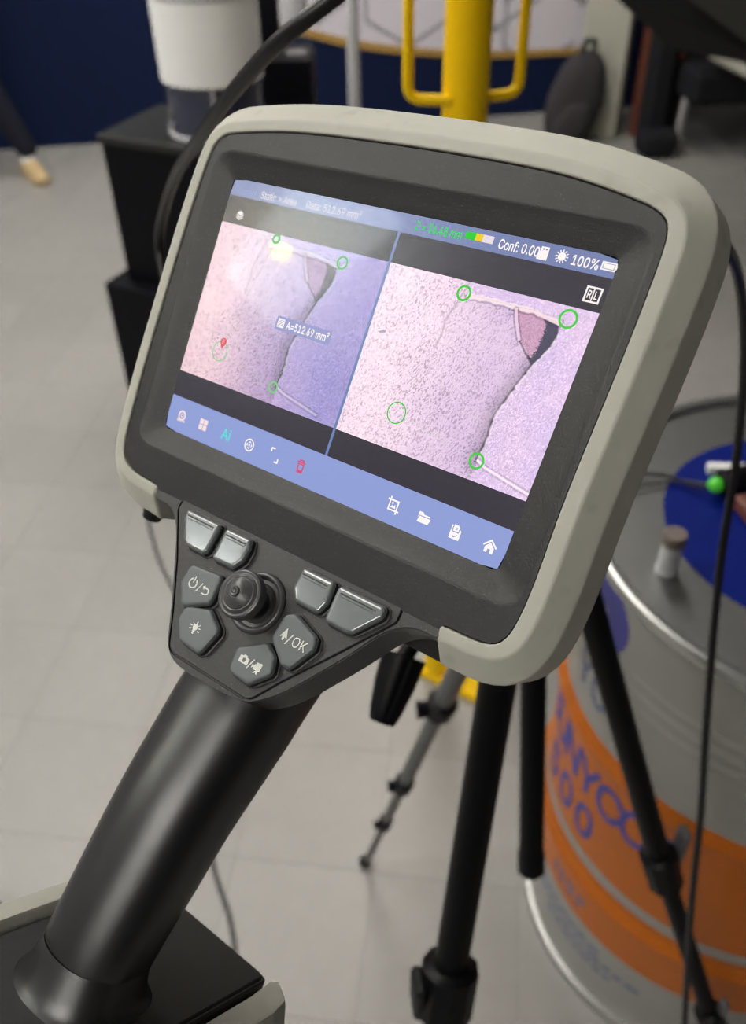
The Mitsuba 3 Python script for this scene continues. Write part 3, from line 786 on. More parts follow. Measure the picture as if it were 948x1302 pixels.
# joystick
JX, JY = 0.9, -19.6
def jl(prof, n=56):
    m = revolve(np.array(prof, float), n); m.apply_translation([JX, JY, 0]); return pan(m)
joy = put('joystick', jl([(8.6, 0.1), (10.7, 0.1), (11.0, 0.7), (10.7, 1.5), (10.1, 2.0), (9.4, 2.0), (8.8, 1.5), (8.6, 0.6), (8.4, 0.3), (7.2, 0.35), (6.9, 1.2), (6.3, 1.7), (5.6, 1.6), (5.2, 0.9), (4.9, 0.9), (4.3, 2.0), (4.0, 6.0), (3.9, 9.0)]), 'joystick_plastic', scope, smooth=45)
labels[joy] = {'label': 'black thumb joystick'}
put('cap', jl([(3.9, 8.2), (7.4, 8.0), (8.3, 8.6), (8.5, 9.3), (8.5, 11.6), (8.25, 12.2), (7.7, 12.45), (7.2, 12.3), (6.9, 12.35), (6.4, 12.9), (6.0, 13.1), (5.6, 13.0), (5.2, 13.35), (3.6, 14.4), (2.2, 14.9), (1.9, 14.85), (1.75, 15.3), (1.45, 15.6), (1.0, 15.55), (0.75, 15.3), (0.6, 15.5), (0.01, 15.5)]), 'joystick_plastic', joy, smooth=40)

# ---- curved neck and the base it grows from
spine = spline([(-102, -20), (-118, -9.5), (-135.3, -0.8), (-148.5, 5.0), (-168.5, 13.7), (-189, 20.7), (-209.4, 27.4), (-230.3, 32.1), (-240, 32.4)], 70)
NU = -4.3
dia = np.interp(spine[:, 0], [-240, -230, -209, -189, -168, -148, -135, -104], [37.5, 35.6, 37.3, 39.3, 40.8, 42.8, 44.0, 44.0])
tg = np.gradient(spine, axis=0); tg /= np.linalg.norm(tg, axis=1, keepdims=True)
ns = np.stack([tg[:, 1], -tg[:, 0]], 1)
if ns[:, 1].mean() < 0: ns = -ns
nK = 72
ph = np.arange(nK) * 2 * np.pi / nK
a_, b_ = np.cos(ph), np.sin(ph)
ex = np.where(b_ >= 0, 2.25, 3.2)
a2 = np.sign(a_) * np.abs(a_) ** (2 / ex); b2 = np.sign(b_) * np.abs(b_) ** (2 / ex)
rings = []
for (v_, w_), n_, d_ in zip(spine, ns, dia):
    bulge = d_ / 2
    bb_ = b2 * bulge * np.where(b2 > 0, 0.80, 1.05)
    rings.append(np.c_[NU + a2 * bulge, v_ + n_[0] * bb_, w_ + n_[1] * bb_])
m = strip(rings)
if m.volume < 0: m.invert()
put('neck', dev(m), 'neck_plastic', scope, smooth=40)
put('trigger', dev(move(box(0, 0, 0, 24, 26, 16, bev=5), (NU, -139, -18))), 'smooth_black_plastic', scope, smooth=40)

def base_uv(m):         # a solid drawn in (u, -w) with height v: turn it so that its z runs along v
    v = np.asarray(m.vertices)
    return dev(trimesh.Trimesh(np.c_[v[:, 0], v[:, 2], -v[:, 1]], m.faces, process=False))
plate = fillet([(-40.5, 33), (30, 33), (30, -80), (-40.5, -80)], 3, 5)
plate_c = fillet([(-38.5, 32), (28.5, 32), (28.5, -80), (-38.5, -80)], 3, 5)
bs = put('base', base_uv(solid(plate, [(0, -300), (0, -237.0), (0.6, -236.3)])), 'base_plastic', scope, smooth=35)
put('cover_plate', base_uv(solid(plate_c, [(0, -237), (0, -235.8), (0.5, -235.2)])), 'base_plastic', bs, smooth=35)
cr_ = []
for v_, k_ in ((-238, 1.30), (-236.0, 1.285), (-234.6, 1.20), (-232.4, 1.12), (-229.0, 1.055), (-224.0, 1.004), (-220.0, 0.972)):
    w_ = np.interp(v_, spine[::-1, 0], spine[::-1, 1]); r_ = 18.4 * k_
    bb_ = b2 * r_ * np.where(b2 > 0, 0.86, 1.02)
    cr_.append(np.c_[NU + a2 * r_, np.full(nK, v_), w_ + bb_])
col = strip(cr_)
if (col.face_normals[:, 1].mean() < 0): col.invert()
put('neck_collar', dev(col), 'neck_plastic', bs, smooth=50)
for sgn in (1, -1):
    if sgn > 0:
        pl = fillet([(30.2, 35.0), (36, 37), (45, 31), (47, 20), (47, -80), (30.2, -80)], [1.0, 4, 9, 8, 3, 1], 8)
    else:
        pl = fillet([(-40.0, 33.5), (-45, 36), (-52, 30), (-53, 20), (-53, -80), (-40.0, -80)], [1.5, 4, 8, 8, 3, 1], 6)
    put('corner_bumper', base_uv(solid(pl, [(0, -300), (0, -246), (2.2, -237.5), (3.2, -235.4), (4.4, -235.2)] if sgn > 0 else [(0, -300), (0, -240), (1.6, -233.5), (2.6, -232.2), (3.6, -232.0)])), 'bumper_rubber', bs, smooth=30)
# connector under the left corner of the head
put('connector', dev(tube([(-92, -76, -27), (-96, -88, -28), (-97, -93, -28.5)], [5, 5, 4], 20)), 'smooth_black_plastic', scope, smooth=40)

# ------------------------------------------------------------------ insertion cables
c1 = [(0.5524, 0.9727, 1.782), (0.182, 0.5375, 1.6065), (0.0736, 0.439, 1.5439), (0.0321, 0.4325, 1.5128), (-0.0114, 0.4246, 1.4802), (-0.0318, 0.4263, 1.4667), (-0.0471, 0.44, 1.4519), (-0.0654, 0.4619, 1.4313), (-0.0903, 0.5059, 1.3982), (-0.1168, 0.5652, 1.36), (-0.139, 0.6085, 1.3183), (-0.1491, 0.6206, 1.286), (-0.1466, 0.6107, 1.2742), (-0.1313, 0.5633, 1.2645), (-0.0774, 0.437, 1.2698)]
tag(put('cable', tube(spline(c1, 120), 0.0037, 18), 'cable_rubber', smooth=40), 'thick black cable looping behind the upper left corner of the screen', 'cable')
c2 = [(0.1266, 0.3918, 1.3403), (0.1464, 0.4137, 1.3663), (0.1693, 0.4395, 1.3659), (0.2018, 0.4837, 1.3407), (0.2322, 0.5306, 1.3033), (0.2563, 0.5615, 1.2623), (0.2774, 0.5824, 1.2095), (0.2936, 0.5924, 1.1438), (0.2992, 0.5861, 1.0897), (0.2979, 0.5699, 1.0395), (0.2986, 0.5534, 0.9888), (0.3047, 0.5267, 0.8949), (0.3108, 0.5116, 0.8304), (0.3195, 0.4906, 0.7434),
      (0.3229, 0.4701, 0.6724), (0.3248, 0.4521, 0.6199), (0.331, 0.4241, 0.5323), (0.3373, 0.4024, 0.46), (0.3486, 0.3675, 0.3486), (0.3641, 0.3193, 0.1982)]
tag(put('cable', tube(spline(c2, 160), 0.0036, 18), 'cable_rubber', smooth=40), 'thin black cable hanging down in front of the steel drum', 'cable')
c3 = [(-0.7517, 2.2012, 0.004), (-0.6445, 1.9727, 0.004), (-0.5888, 1.8047, 0.004), (-0.5425, 1.6762, 0.004), (-0.4763, 1.5412, 0.004), (-0.3988, 1.3193, 0.004), (-0.3488, 1.0916, 0.004), (-0.3191, 0.9167, 0.004), (-0.3009, 0.8383, 0.004), (-0.2721, 0.772, 0.004), (-0.2532, 0.7099, 0.004), (-0.2415, 0.5849, 0.004), (-0.2935, 0.455, 0.004)]
tag(put('cable', tube(spline(c3, 140), 0.0042, 12), 'dark_grey_plastic', smooth=40), 'grey cable lying loose on the pale floor', 'cable')

# ------------------------------------------------------------------ steel drum
DX, DY, DR = 0.5476, 0.7937, 0.292
def at_drum(m): return move(m, (DX, DY, 0))
def drum_color(p, n, uv):
    zz = p.z
    org = mi.Color3f(0.46, 0.115, 0.008)
    gry = mi.Color3f(0.29, 0.284, 0.265) * (0.93 + 0.14 * mikit.fbm(p.x * 6, p.y * 6, p.z * 14))
    band = ((zz > 0.188) & (zz < 0.592)) & ~((zz > 0.326) & (zz < 0.348))
    return dr.select(band, org, gry)
mat('drum_paint', mikit.proc(drum_color), 0.38, 0.35, metallic=0.1)
drum = thing('steel_drum', 'large grey steel drum with an orange band and blue lettering', 'drum')
RB = 0.284
prof = [(RB, 0.012)]
def hoop(zc, h=0.012, wd=0.02):
    return [(RB + h * 0.5 * (1 + math.cos(math.pi * t)), zc + wd * t) for t in np.linspace(-1, 1, 13)]
prof += hoop(0.292, 0.011, 0.026) + hoop(0.571, 0.011, 0.026)
for zc in (0.70, 0.722, 0.744):
    prof += hoop(zc, 0.0025, 0.009)
prof += [(RB, 0.843)]
put('body', at_drum(revolve(np.array(prof), 128)), 'drum_paint', drum, smooth=40)
put('lid', at_drum(revolve(np.array([(0.27, 0.826), (0.276, 0.838), (0.2765, 0.842), (0.0001, 0.842)])[::1], 128)), 'lid_steel', drum, smooth=30)
put('rim', at_drum(revolve(np.array([(0.277, 0.83), (0.2775, 0.846), (0.280, 0.8505), (0.286, 0.852), (0.2915, 0.850), (0.293, 0.845), (0.292, 0.838), (0.285, 0.834)]), 128)), 'steel', drum, smooth=40)
put('rim', at_drum(revolve(np.array([(0.283, 0.022), (0.290, 0.020), (0.293, 0.012), (0.292, 0.002), (0.283, 0.0)]), 128)), 'steel', drum, smooth=40)
lb = revolve(np.array([(0.182, 0.8422), (0.182, 0.8430), (0.0001, 0.8430)]), 96); lb.apply_translation([0.532, 0.802, 0])
key = put('lid_label', lb, 'blue_vinyl', drum); labels[key] = {'label': 'round bright blue label on the lid'}

def bend(m, ang0, z0, r):
    """Flat lettering (x along, y up, z out) wrapped round the drum, starting at the angle ang0."""
    m = m.subdivide_to_size(0.012) if len(m.faces) < 4000 else m
    v = np.asarray(m.vertices)
    a = ang0 + v[:, 0] / r
    rr = r + v[:, 2]
    return trimesh.Trimesh(np.c_[DX + rr * np.cos(a), DY + rr * np.sin(a), z0 + v[:, 1]], m.faces, process=False)
def drum_text(text, a0, z0, h, pitch, mat_='drum_blue_ink', thick=0.0006, wide=0.8):
    ms = []
    for i, ch in enumerate(text):
        t_ = meshkit.text_mesh(ch, h, thick, True)
        v = np.asarray(t_.vertices).copy(); v[:, 0] -= (v[:, 0].max() + v[:, 0].min()) / 2; wd = v[:, 0].max() - v[:, 0].min()
        v[:, 0] *= wide
        v[:, 2] = np.where(v[:, 2] > thick / 2, thick, -0.001)
        k = put('letter', bend(trimesh.Trimesh(v, t_.faces, process=False), math.radians(a0 + i * pitch), z0, RB), mat_, drum)
drum_text('SUNYCOS', -187.5, 0.466, 0.062, 9.2, wide=0.86)
drum_text('500', -179.0, 0.378, 0.062, 10.6, wide=0.86)
drum_text('YC', -171.5, 0.632, 0.05, 8.4, 'drum_pale_blue_ink')
# round blue emblem high on the side
em = extrude(Point(0, 0).buffer(0.052, 48).difference(Point(0, 0).buffer(0.008, 48)), -0.001, 0.0006)
key = put('emblem', bend(em, math.radians(-168.0), 0.782, RB), 'drum_blue_ink', drum)
labels[key] = {'label': 'round blue ring emblem'}
rngd = np.random.default_rng(3)
for zz, a0, a1 in ((0.232, -166, -150), (0.215, -166, -152), (0.150, -172, -140), (0.128, -172, -128), (0.106, -165, -135)):
    pcs = []; a = a0
    while a < a1:
        l = float(rngd.uniform(2, 5))
        pcs.append(affinity.translate(sbox(0, 0, math.radians(l) * RB, 0.009), math.radians(a - a0) * RB, 0)); a += l + 1.1
    k = put('small_print', bend(extrude(unary_union(pcs), -0.001, 0.0004), math.radians(a0), zz, RB), 'drum_pale_blue_ink', drum)
    labels[k] = {'kind': 'stuff'}
# bung and the lit probe lying on the lid
pb = (0.3294, 0.7351, 0.843)
bg = thing('bung', 'short pale steel bung with a brownish cap standing near the edge of the drum lid', 'bung')
put('stem', move(revolve(np.array([(0.0125, 0.0), (0.0125, 0.006), (0.0115, 0.007), (0.0115, 0.040), (0.0110, 0.042)]), 32), pb), 'pale_metal', bg, smooth=40)
put('cap', move(revolve(np.array([(0.0112, 0.041), (0.0135, 0.043), (0.0135, 0.055), (0.0125, 0.057), (0.0001, 0.057)]), 32), pb), 'bung_cap', bg, smooth=40)
pr = thing('probe', 'black probe with a green lit tip lying on the blue label of the drum', 'probe')
g = np.array((0.4208, 0.8645, 0.843)); e1 = np.array((0.5138, 0.8929, 0.843)); ax = (e1 - g) / np.linalg.norm(e1 - g)
up = np.array([0, 0, 0.0195])
put('barrel', tube([g + up + ax * t_ for t_ in (0.006, 0.010, 0.05, 0.12)], [0.012, 0.0165, 0.0165, 0.0165], 24), 'tripod_black', pr, smooth=40)
key = put('tip', move(trimesh.creation.icosphere(3, 0.0098), g + up), 'green_lens', pr, smooth=True, emitter=emit((0.012, 0.11, 0.004), 0.01)); labels[key] = {'label': 'green glowing tip'}
put('sticker', box(*(np.array((0.4321, 0.8925, 0.843)) + [0.012, 0.0, 0.022]), 0.05, 0.012, 0.010, -0.1), 'white_plastic', pr)
put('barrel_collar', box(*(np.array((0.4458, 0.8216, 0.843)) + [0.01, 0, 0.012]), 0.03, 0.05, 0.022, 0.2, 0.004), 'brown_wood', pr)
cw = spline([(0.2878, 0.9112, 0.85), (0.3443, 0.9043, 0.85), (0.3747, 0.8984, 0.85), (0.3953, 0.8804, 0.851), tuple(g + up)], 40)
put('wire', tube(cw, 0.0022, 10), 'black_matte', pr, smooth=40)
cw = spline([(0.2677, 0.8589, 0.848), (0.3361, 0.8815, 0.848), (0.3727, 0.8901, 0.849), tuple(g + up * 0.8)], 40)
put('wire', tube(cw, 0.0016, 10), 'dark_grey_plastic', pr, smooth=40)

# ------------------------------------------------------------------ black tripod behind the screen
tri = thing('camera_tripod', 'black camera tripod standing behind the screen, beside the drum', 'tripod')
hub = np.array((0.1224, 0.5425, 1.1776))
put('hub', tube([hub + [0, 0, d] for d in (-0.05, -0.04, 0.03, 0.05, 0.055)], [0.03, 0.045, 0.045, 0.03, 0.01], 28), 'tripod_black', tri, smooth=40)
def leg_line(p1, p2):
    p1, p2 = np.array(p1), np.array(p2); d = (p2 - p1) / np.linalg.norm(p2 - p1); return p1, p2, d
# leg towards the viewer
a, b, d = leg_line((0.0827, 0.3972, 1.0671), (0.0514, 0.3043, 0.8326))
lg = put('leg', tube([a - d * 0.19, a, b], [0.0132, 0.0132, 0.0132], 24), 'tripod_black', tri, smooth=40)
put('clamp', tube([b - d * 0.012, b - d * 0.008, b + d * 0.036, b + d * 0.042], [0.0165, 0.0225, 0.0225, 0.0185], 10), 'tripod_black', lg, smooth=25)
put('lever', box(*(b + d * 0.018 + np.array([-0.022, 0.0, 0.0])), 0.010, 0.024, 0.048, 0.1, 0.003), 'black_matte', lg)
foot = b + d * (b[2] / -d[2])
put('leg_section', tube([b, foot], [0.0105, 0.0095], 20), 'tripod_black', lg, smooth=40)
# leg along the drum, with two clamps
a, b, d = leg_line((0.2026, 0.563, 0.938), (0.3029, 0.5078, 0.6318))
lg = put('leg', tube([a - d * 0.22, a, b], [0.0132] * 3, 24), 'tripod_black', tri, smooth=40)
put('clamp', tube([b - d * 0.008, b - d * 0.004, b + d * 0.044, b + d * 0.05], [0.016, 0.021, 0.020, 0.015], 10), 'tripod_black', lg, smooth=25)
put('lever', box(*(np.array((0.3263, 0.5152, 0.6406))), 0.010, 0.018, 0.062, 0.3, 0.003), 'clamp_grey', lg)
b2_ = np.array((0.4062, 0.4442, 0.3466)); d2_ = (b2_ - b) / np.linalg.norm(b2_ - b)
q = b + d2_ * 0.26
put('leg_section', tube([b, b2_], [0.0108, 0.0108], 20), 'tripod_black', lg, smooth=40)
put('clamp', tube([b2_ - d2_ * 0.03, b2_ - d2_ * 0.026, b2_ + d2_ * 0.02, b2_ + d2_ * 0.024], [0.013, 0.018, 0.018, 0.013], 10), 'tripod_black', lg, smooth=25)
put('lever', box(*(np.array((0.4108, 0.446, 0.3797))), 0.009, 0.014, 0.045, 0.3, 0.003), 'clamp_grey', lg)
f2 = b2_ + d2_ * (b2_[2] / -d2_[2])
put('leg_section', tube([b2_, f2], [0.0085, 0.0085], 20), 'tripod_black', lg, smooth=40)
# retracted leg
a, b, d = leg_line((0.1523, 0.5583, 0.8548), (0.1579, 0.4794, 0.6523))
lg = put('leg', tube([a - d * 0.2, a, b - d * 0.03, b - d * 0.028, b - d * 0.006, b], [0.0128, 0.0128, 0.0128, 0.0142, 0.0142, 0.009], 24), 'tripod_black', tri, smooth=35)
# pan handle
a, b, d = leg_line((0.0178, 0.396, 1.0968), (0.0027, 0.3659, 1.0688))
hd = np.array((0.0925, 0.4923, 1.1491))
put('handle_rod', tube([hd, a], [0.006, 0.006], 16), 'tripod_black', tri, smooth=40)
hp = []
for t_, r_ in ((-0.06, 0.012), (-0.055, 0.0155), (0.0, 0.0150), (0.4, 0.0138), (0.8, 0.0110), (0.96, 0.0092), (1.0, 0.0080)):
    hp.append((a + (b - a) * t_, r_))
hs = tube([x for x, _ in hp], [r for _, r in hp], 48)
vv = np.asarray(hs.vertices)
n48 = len(hp) * 48
for k in range(n48):
    c_ = hp[k // 48][0]
    fl = 1 - 0.10 * max(0, math.cos((k % 48) / 48 * 2 * math.pi * 6)) ** 4 * (1 if 1 < k // 48 < 5 else 0)
    vv[k] = c_ + (vv[k] - c_) * fl
put('pan_handle', trimesh.Trimesh(vv, hs.faces, process=False), 'tripod_black', tri, smooth=40)

# ------------------------------------------------------------------ grey light stand (telescopic legs)
ls = thing('light_stand', 'grey telescopic tripod stand with thin sectioned legs behind the black tripod', 'tripod')
def stand_leg(foot, top_):
    foot, top_ = np.array(foot), np.array(top_); d = (top_ - foot); l = np.linalg.norm(d); d /= l
    ks = [(0, 0.20, 0.0065), (0.20, 0.36, 0.0085), (0.36, 0.62, 0.0115), (0.62, 1.0, 0.0145)]
    lg = put('leg', tube([foot + d * l * 0.62, top_], [0.0145, 0.0145], 20), 'grey_metal', ls, smooth=40)
    for i, (a, b, r) in enumerate(ks[:3]):
        put('section', tube([foot + d * l * a, foot + d * l * b], [r, r], 18), 'grey_metal', lg, smooth=40)
        c = foot + d * l * b
        put('clamp', tube([c - d * 0.022, c - d * 0.016, c + d * 0.012, c + d * 0.016], [r * 1.2, r * 1.75, r * 1.9, r * 1.4], 12), 'tripod_black', lg, smooth=25)
        put('knob', tube([c - np.array([0.0, 0, 0.004]), c + np.array([-2.9 * r, -0.2 * r, -0.004])], [r * 0.8, r * 1.15], 14), 'tripod_black', lg, smooth=30)
    put('foot', move(trimesh.creation.icosphere(2, 0.0115), foot + [0, 0, 0.0115]), 'tripod_black', lg, smooth=True)
apex = np.array((0.1578, 0.7262, 0.899))
f1 = np.array((-0.0281, 0.851, 0.0)); 
stand_leg(f1, apex)
stand_leg((0.3342, 1.5747, 0.0), apex)
stand_leg((0.4789, 1.8715, 0.0), apex)
put('hub', tube([apex - [0, 0, 0.03], apex + [0, 0, 0.03]], [0.03, 0.03], 20), 'tripod_black', ls, smooth=40)

# ------------------------------------------------------------------ yellow post
yp = thing('yellow_post', 'yellow steel post with two loop handles standing behind the screen', 'post')
YX, YY, YR = 0.137, 1.297, 0.0312
put('pole', tube([(YX, YY, 0.02), (YX, YY, 2.1)], [YR, YR], 40), 'yellow_paint', yp, smooth=40)
def handle(pts, nm='handle'):
    p = fil3(pts, 0.02)
    put(nm, tube(p, 0.0072, 16), 'yellow_paint', yp, smooth=40)
def fil3(pts, r, k=7):
    pts = [np.array(p, float) for p in pts]; out = [pts[0]]
    for i in range(1, len(pts) - 1):
        u = pts[i - 1] - pts[i]; w = pts[i + 1] - pts[i]; u /= np.linalg.norm(u); w /= np.linalg.norm(w)
        for t in np.linspace(0, 1, k):
            out.append((1 - t) ** 2 * (pts[i] + u * r) + 2 * t * (1 - t) * pts[i] + t * t * (pts[i] + w * r))
    out.append(pts[-1]); return np.array(out)
handle([(YX - 0.02, YY - 0.02, 1.199), (0.0585, 1.285, 1.199), (0.0585, 1.285, 1.52), (YX - 0.02, YY - 0.02, 1.52)])
handle([(YX + 0.02, YY + 0.01, 1.193), (0.2135, 1.325, 1.193), (0.2135, 1.325, 1.52), (YX + 0.02, YY + 0.01, 1.52)])
# crossed foot beams; the front one runs down to the right
fa = np.array([0.0471, 1.3217]); fb = np.array([0.2651, 1.1725]); fd = (fb - fa) / np.linalg.norm(fb - fa); fn = np.array([-fd[1], fd[0]])
c0 = (np.array([0.1147, 1.2819]) + np.array([0.2029, 1.2131])) / 2 + fn * 0.055
put('base_plate', box(c0[0], c0[1], 0.012, 0.16, 0.12, 0.024, math.atan2(fd[1], fd[0]), 0.004), 'yellow_paint', yp)
put('gusset', box(YX, YY, 0.05, 0.012, 0.1, 0.08, 0.5, 0.003), 'yellow_paint', yp)

# pale pole further back
pp = thing('metal_pole', 'slim pale grey metal pole standing left of the yellow post', 'pole')
put('pole', tube([(-0.0245, 2.45, 0.0), (-0.0245, 2.45, 2.2)], [0.0155, 0.0155], 24), 'pale_metal', pp, smooth=40)
put('base', move(revolve(np.array([(0.0001, 0.0), (0.09, 0.0), (0.09, 0.012), (0.08, 0.016), (0.02, 0.02), (0.0001, 0.02)][::1]), 40), (-0.0245, 2.45, 0)), 'pale_metal', pp, smooth=30)

# ------------------------------------------------------------------ black pedestal with the clear container
ped = thing('pedestal', 'black display pedestal with a wider lower part holding the clear container', 'pedestal')
c_fl = np.array([-0.630, 2.2235]); yaw = math.radians(-25.0)
ux = np.array([math.cos(yaw), math.sin(yaw)]); uy = np.array([-math.sin(yaw), math.cos(yaw)])
def pedbox(x0, x1, y0, y1, z0, z1, bev=0.003):
    q = c_fl + ux * (x0 + x1) / 2 + uy * (y0 + y1) / 2
    return box(q[0], q[1], (z0 + z1) / 2, x1 - x0, y1 - y0, z1 - z0, yaw, bev)
put('column', pedbox(0.0, 0.42, 0.0, 0.252, 0.50, 0.852), 'pedestal_black', ped)
put('slab', pedbox(-0.006, 0.426, -0.006, 0.256, 0.852, 0.874), 'pedestal_top_black', ped)
put('base', pedbox(-0.045, 0.44, -0.045, 0.29, 0.0, 0.505), 'pedestal_black', ped)
# clear container with white sleeve
cc = np.array([-0.347, 2.2366]); SL0 = (-0.3309, 2.122, 0.994)[2] - 0.8745; SL1 = (-0.3082, 2.115, 1.1621)[2] - 0.8745
ct = thing('container', 'clear round container with a broad white sleeve on the black pedestal', 'container')
RC = 0.112
def cyl_at(prof, c, z0, n=64):
    m = revolve(np.array(prof, float), n); m.apply_translation([c[0], c[1], z0]); return m
put('shell', cyl_at([(RC - 0.004, 0.0), (RC, 0.004), (RC + 0.003, SL1 + 0.06)], cc, 0.8745), 'clear_plastic', ct, smooth=40)
put('base', cyl_at([(RC - 0.004, 0.001), (0.0001, 0.001)], cc, 0.8745), 'clear_plastic', ct)
put('rim', cyl_at([(RC - 0.003, 0.002), (RC + 0.0025, 0.003), (RC + 0.0025, 0.012), (RC - 0.002, 0.013)], cc, 0.8745), 'pale_metal', ct, smooth=30)
put('insert', cyl_at([(RC - 0.012, 0.004), (RC - 0.012, SL0 + 0.01), (0.0001, SL0 + 0.01)], cc, 0.8745), 'navy_insert', ct, smooth=30)
put('seam_highlight', rod((cc[0] + 0.012, cc[1] - RC + 0.009, 0.885), (cc[0] + 0.012, cc[1] - RC + 0.009, 0.8745 + SL0), 0.004), 'pale_metal', ct, smooth=40)  # pale rod standing in for a vertical highlight on the clear wall
put('sleeve', cyl_at([(RC + 0.001, SL0), (RC + 0.004, SL0 + 0.001), (RC + 0.006, SL1), (RC + 0.003, SL1 + 0.001)], cc, 0.8745), 'white_plastic', ct, smooth=40)
put('lid', cyl_at([(RC + 0.004, SL1 + 0.003), (RC + 0.009, SL1 + 0.005), (RC + 0.009, SL1 + 0.04), (0.0001, SL1 + 0.045)], cc, 0.8745), 'pale_metal', ct, smooth=30)
# dark stand with a clear bottle right of it
ds = thing('display_stand', 'narrow black display stand right of the white sleeved container', 'display stand')
put('column', box(*(-0.2174, 2.75, 0.8102)[:2], 0.46, 0.155, 0.16, 0.92, -0.05, 0.004), 'pedestal_black', ds)
put('board', box((-0.2627, 2.8, 0.9228)[0], 2.80, 0.85, 0.062, 0.05, 1.7, -0.05, 0.003), 'pedestal_black', ds)
bt = thing('bottle', 'clear ribbed bottle standing on the narrow black stand', 'bottle')
qb = (-0.1854, 2.75, 0.9127)
bp = [(0.0001, 0.001), (0.030, 0.0), (0.034, 0.006)] + [(0.034 + 0.0025 * math.sin(k * 1.3), 0.012 + 0.006 * k) for k in range(30)] + [(0.03, 0.20), (0.016, 0.235), (0.014, 0.262), (0.0001, 0.264)]
put('shell', cyl_at(bp, qb[:2], 0.9205, 40), 'clear_plastic', bt, smooth=40)
put('cap', cyl_at([(0.017, 0.25), (0.017, 0.275), (0.0001, 0.277)], qb[:2], 0.9205, 30), 'white_plastic', bt, smooth=30)
put('wrap', cyl_at([(0.0345, 0.06), (0.0372, 0.062), (0.0372, 0.14), (0.0345, 0.142)], qb[:2], 0.9205, 40), 'pale_metal', bt, smooth=30)

# ------------------------------------------------------------------ banner on the back wall
ban = thing('banner', 'white banner with grey hexagon lines and a gold curved edge on the navy wall', 'banner')
def wallflat(poly, off, th=0.004):
    m = extrude(poly, 0.0, th); v = np.asarray(m.vertices)
    q = np.array([wallpt(a, zz, off + d) for a, zz, d in v])
    return trimesh.Trimesh(q, m.faces[:, ::-1], process=False)
curve = spline([(0.9, 0.62), (1.15, 0.555), (1.40, 0.489), (1.57, 0.440), (1.96, 0.371), (2.22, 0.342), (2.43, 0.330), (2.88, 0.322)], 60)
sheet = Polygon([tuple(p) for p in curve] + [(2.88, 2.4), (0.9, 2.4)])
put('sheet', wallflat(sheet, 0.004), 'banner_white', ban)
gold = Polygon([tuple(p) for p in curve] + [(p[0], p[1] - 0.033 - 0.004 * (2.88 - p[0])) for p in curve[::-1]])
key = put('trim', wallflat(gold, 0.006), 'banner_gold', ban); labels[key] = {'label': 'gold edge band'}
def hexline(cx, cz, r, skip=()):
    pts = [(cx + r * math.cos(math.radians(60 * k + 30)), cz + r * math.sin(math.radians(60 * k + 30))) for k in range(7)]
    return [LineString([pts[k], pts[k + 1]]).buffer(0.009) for k in range(6) if k not in skip] + [Point(pts[k]).buffer(0.02) for k in (0, 2, 4) if k not in skip]
hx = []
for cx, cz, r in ((1.45, 0.78, 0.26), (1.92, 0.64, 0.26), (2.38, 0.70, 0.26), (2.62, 0.46, 0.22), (2.84, 0.80, 0.26), (1.68, 1.14, 0.26), (2.15, 1.08, 0.26), (2.6, 1.16, 0.26)):
    for k, piece in enumerate(hexline(cx, cz, r, (5,) if cz < 0.7 else ())):
        piece = piece.intersection(sheet)
        if not piece.is_empty: hx.append(piece)
for piece in hx:
    for g_ in getattr(piece, 'geoms', [piece]):
        if g_.area > 1e-5: put('line', wallflat(g_, 0.0085, 0.002), 'banner_line', ban)

# ------------------------------------------------------------------ back right corner
col = thing('column', 'square beige column with its corner towards the viewer at the back', 'column')
cb_ = np.array((1.2857, 4.8043, 0.0)); 
put('shaft', box(1.225, 4.96, 1.5, 0.2206, 0.2206, 3.0, math.radians(-21), 0.004), 'beige_paint', col)
tag(put('wooden_post', box(*(1.4225, 4.86, 0.3114)[:2], 0.9, 0.09, 0.06, 1.8, 0.1, 0.004), 'brown_wood'), 'reddish brown wooden post beside the beige column', 'post')
bk = thing('backpack', 'dark grey backpack leaning on the foot of the beige column', 'backpack')
bb = np.array((1.0545, 4.8317, 0.0))
bm = trimesh.creation.icosphere(4, 1.0); v = np.asarray(bm.vertices).copy()
v = np.sign(v) * np.abs(v) ** 0.72
v[:, 0] *= 0.135 * (1 - 0.22 * (v[:, 2] > 0) * v[:, 2]); v[:, 1] *= 0.10; v[:, 2] = v[:, 2] * 0.215
v[:, 0] += (v[:, 2]) * 0.18
v[:, 0] += 0.008 * (meshkit.noise(v * 12, 4) - 0.5)
put('bag', move(trimesh.Trimesh(v, bm.faces, process=False), bb + [0.0, -0.06, 0.215]), 'grey_fabric', bk, smooth=True)
v2 = v * [0.66, 0.5, 0.45]
put('pocket', move(trimesh.Trimesh(v2, bm.faces, process=False), bb + [-0.02, -0.145, 0.13]), 'grey_fabric', bk, smooth=True)
put('strap', tube(fil3([bb + [0.01, -0.06, 0.41], bb + [0.01, -0.08, 0.48], bb + [0.06, -0.08, 0.48], bb + [0.06, -0.06, 0.41]], 0.02), 0.012, 10), 'black_fabric', bk, smooth=40)
tag(put('floor_bag', move(trimesh.Trimesh(np.sign(bm.vertices) * np.abs(bm.vertices) ** 0.6 * [0.10, 0.09, 0.06], bm.faces, process=False), ((1.3832, 4.6178, 0.0)[0] + 0.05, (1.3832, 4.6178, 0.0)[1] - 0.05, 0.06)), 'black_fabric', smooth=True), 'small black soft bag lying on the floor at the foot of the beige column', 'bag')

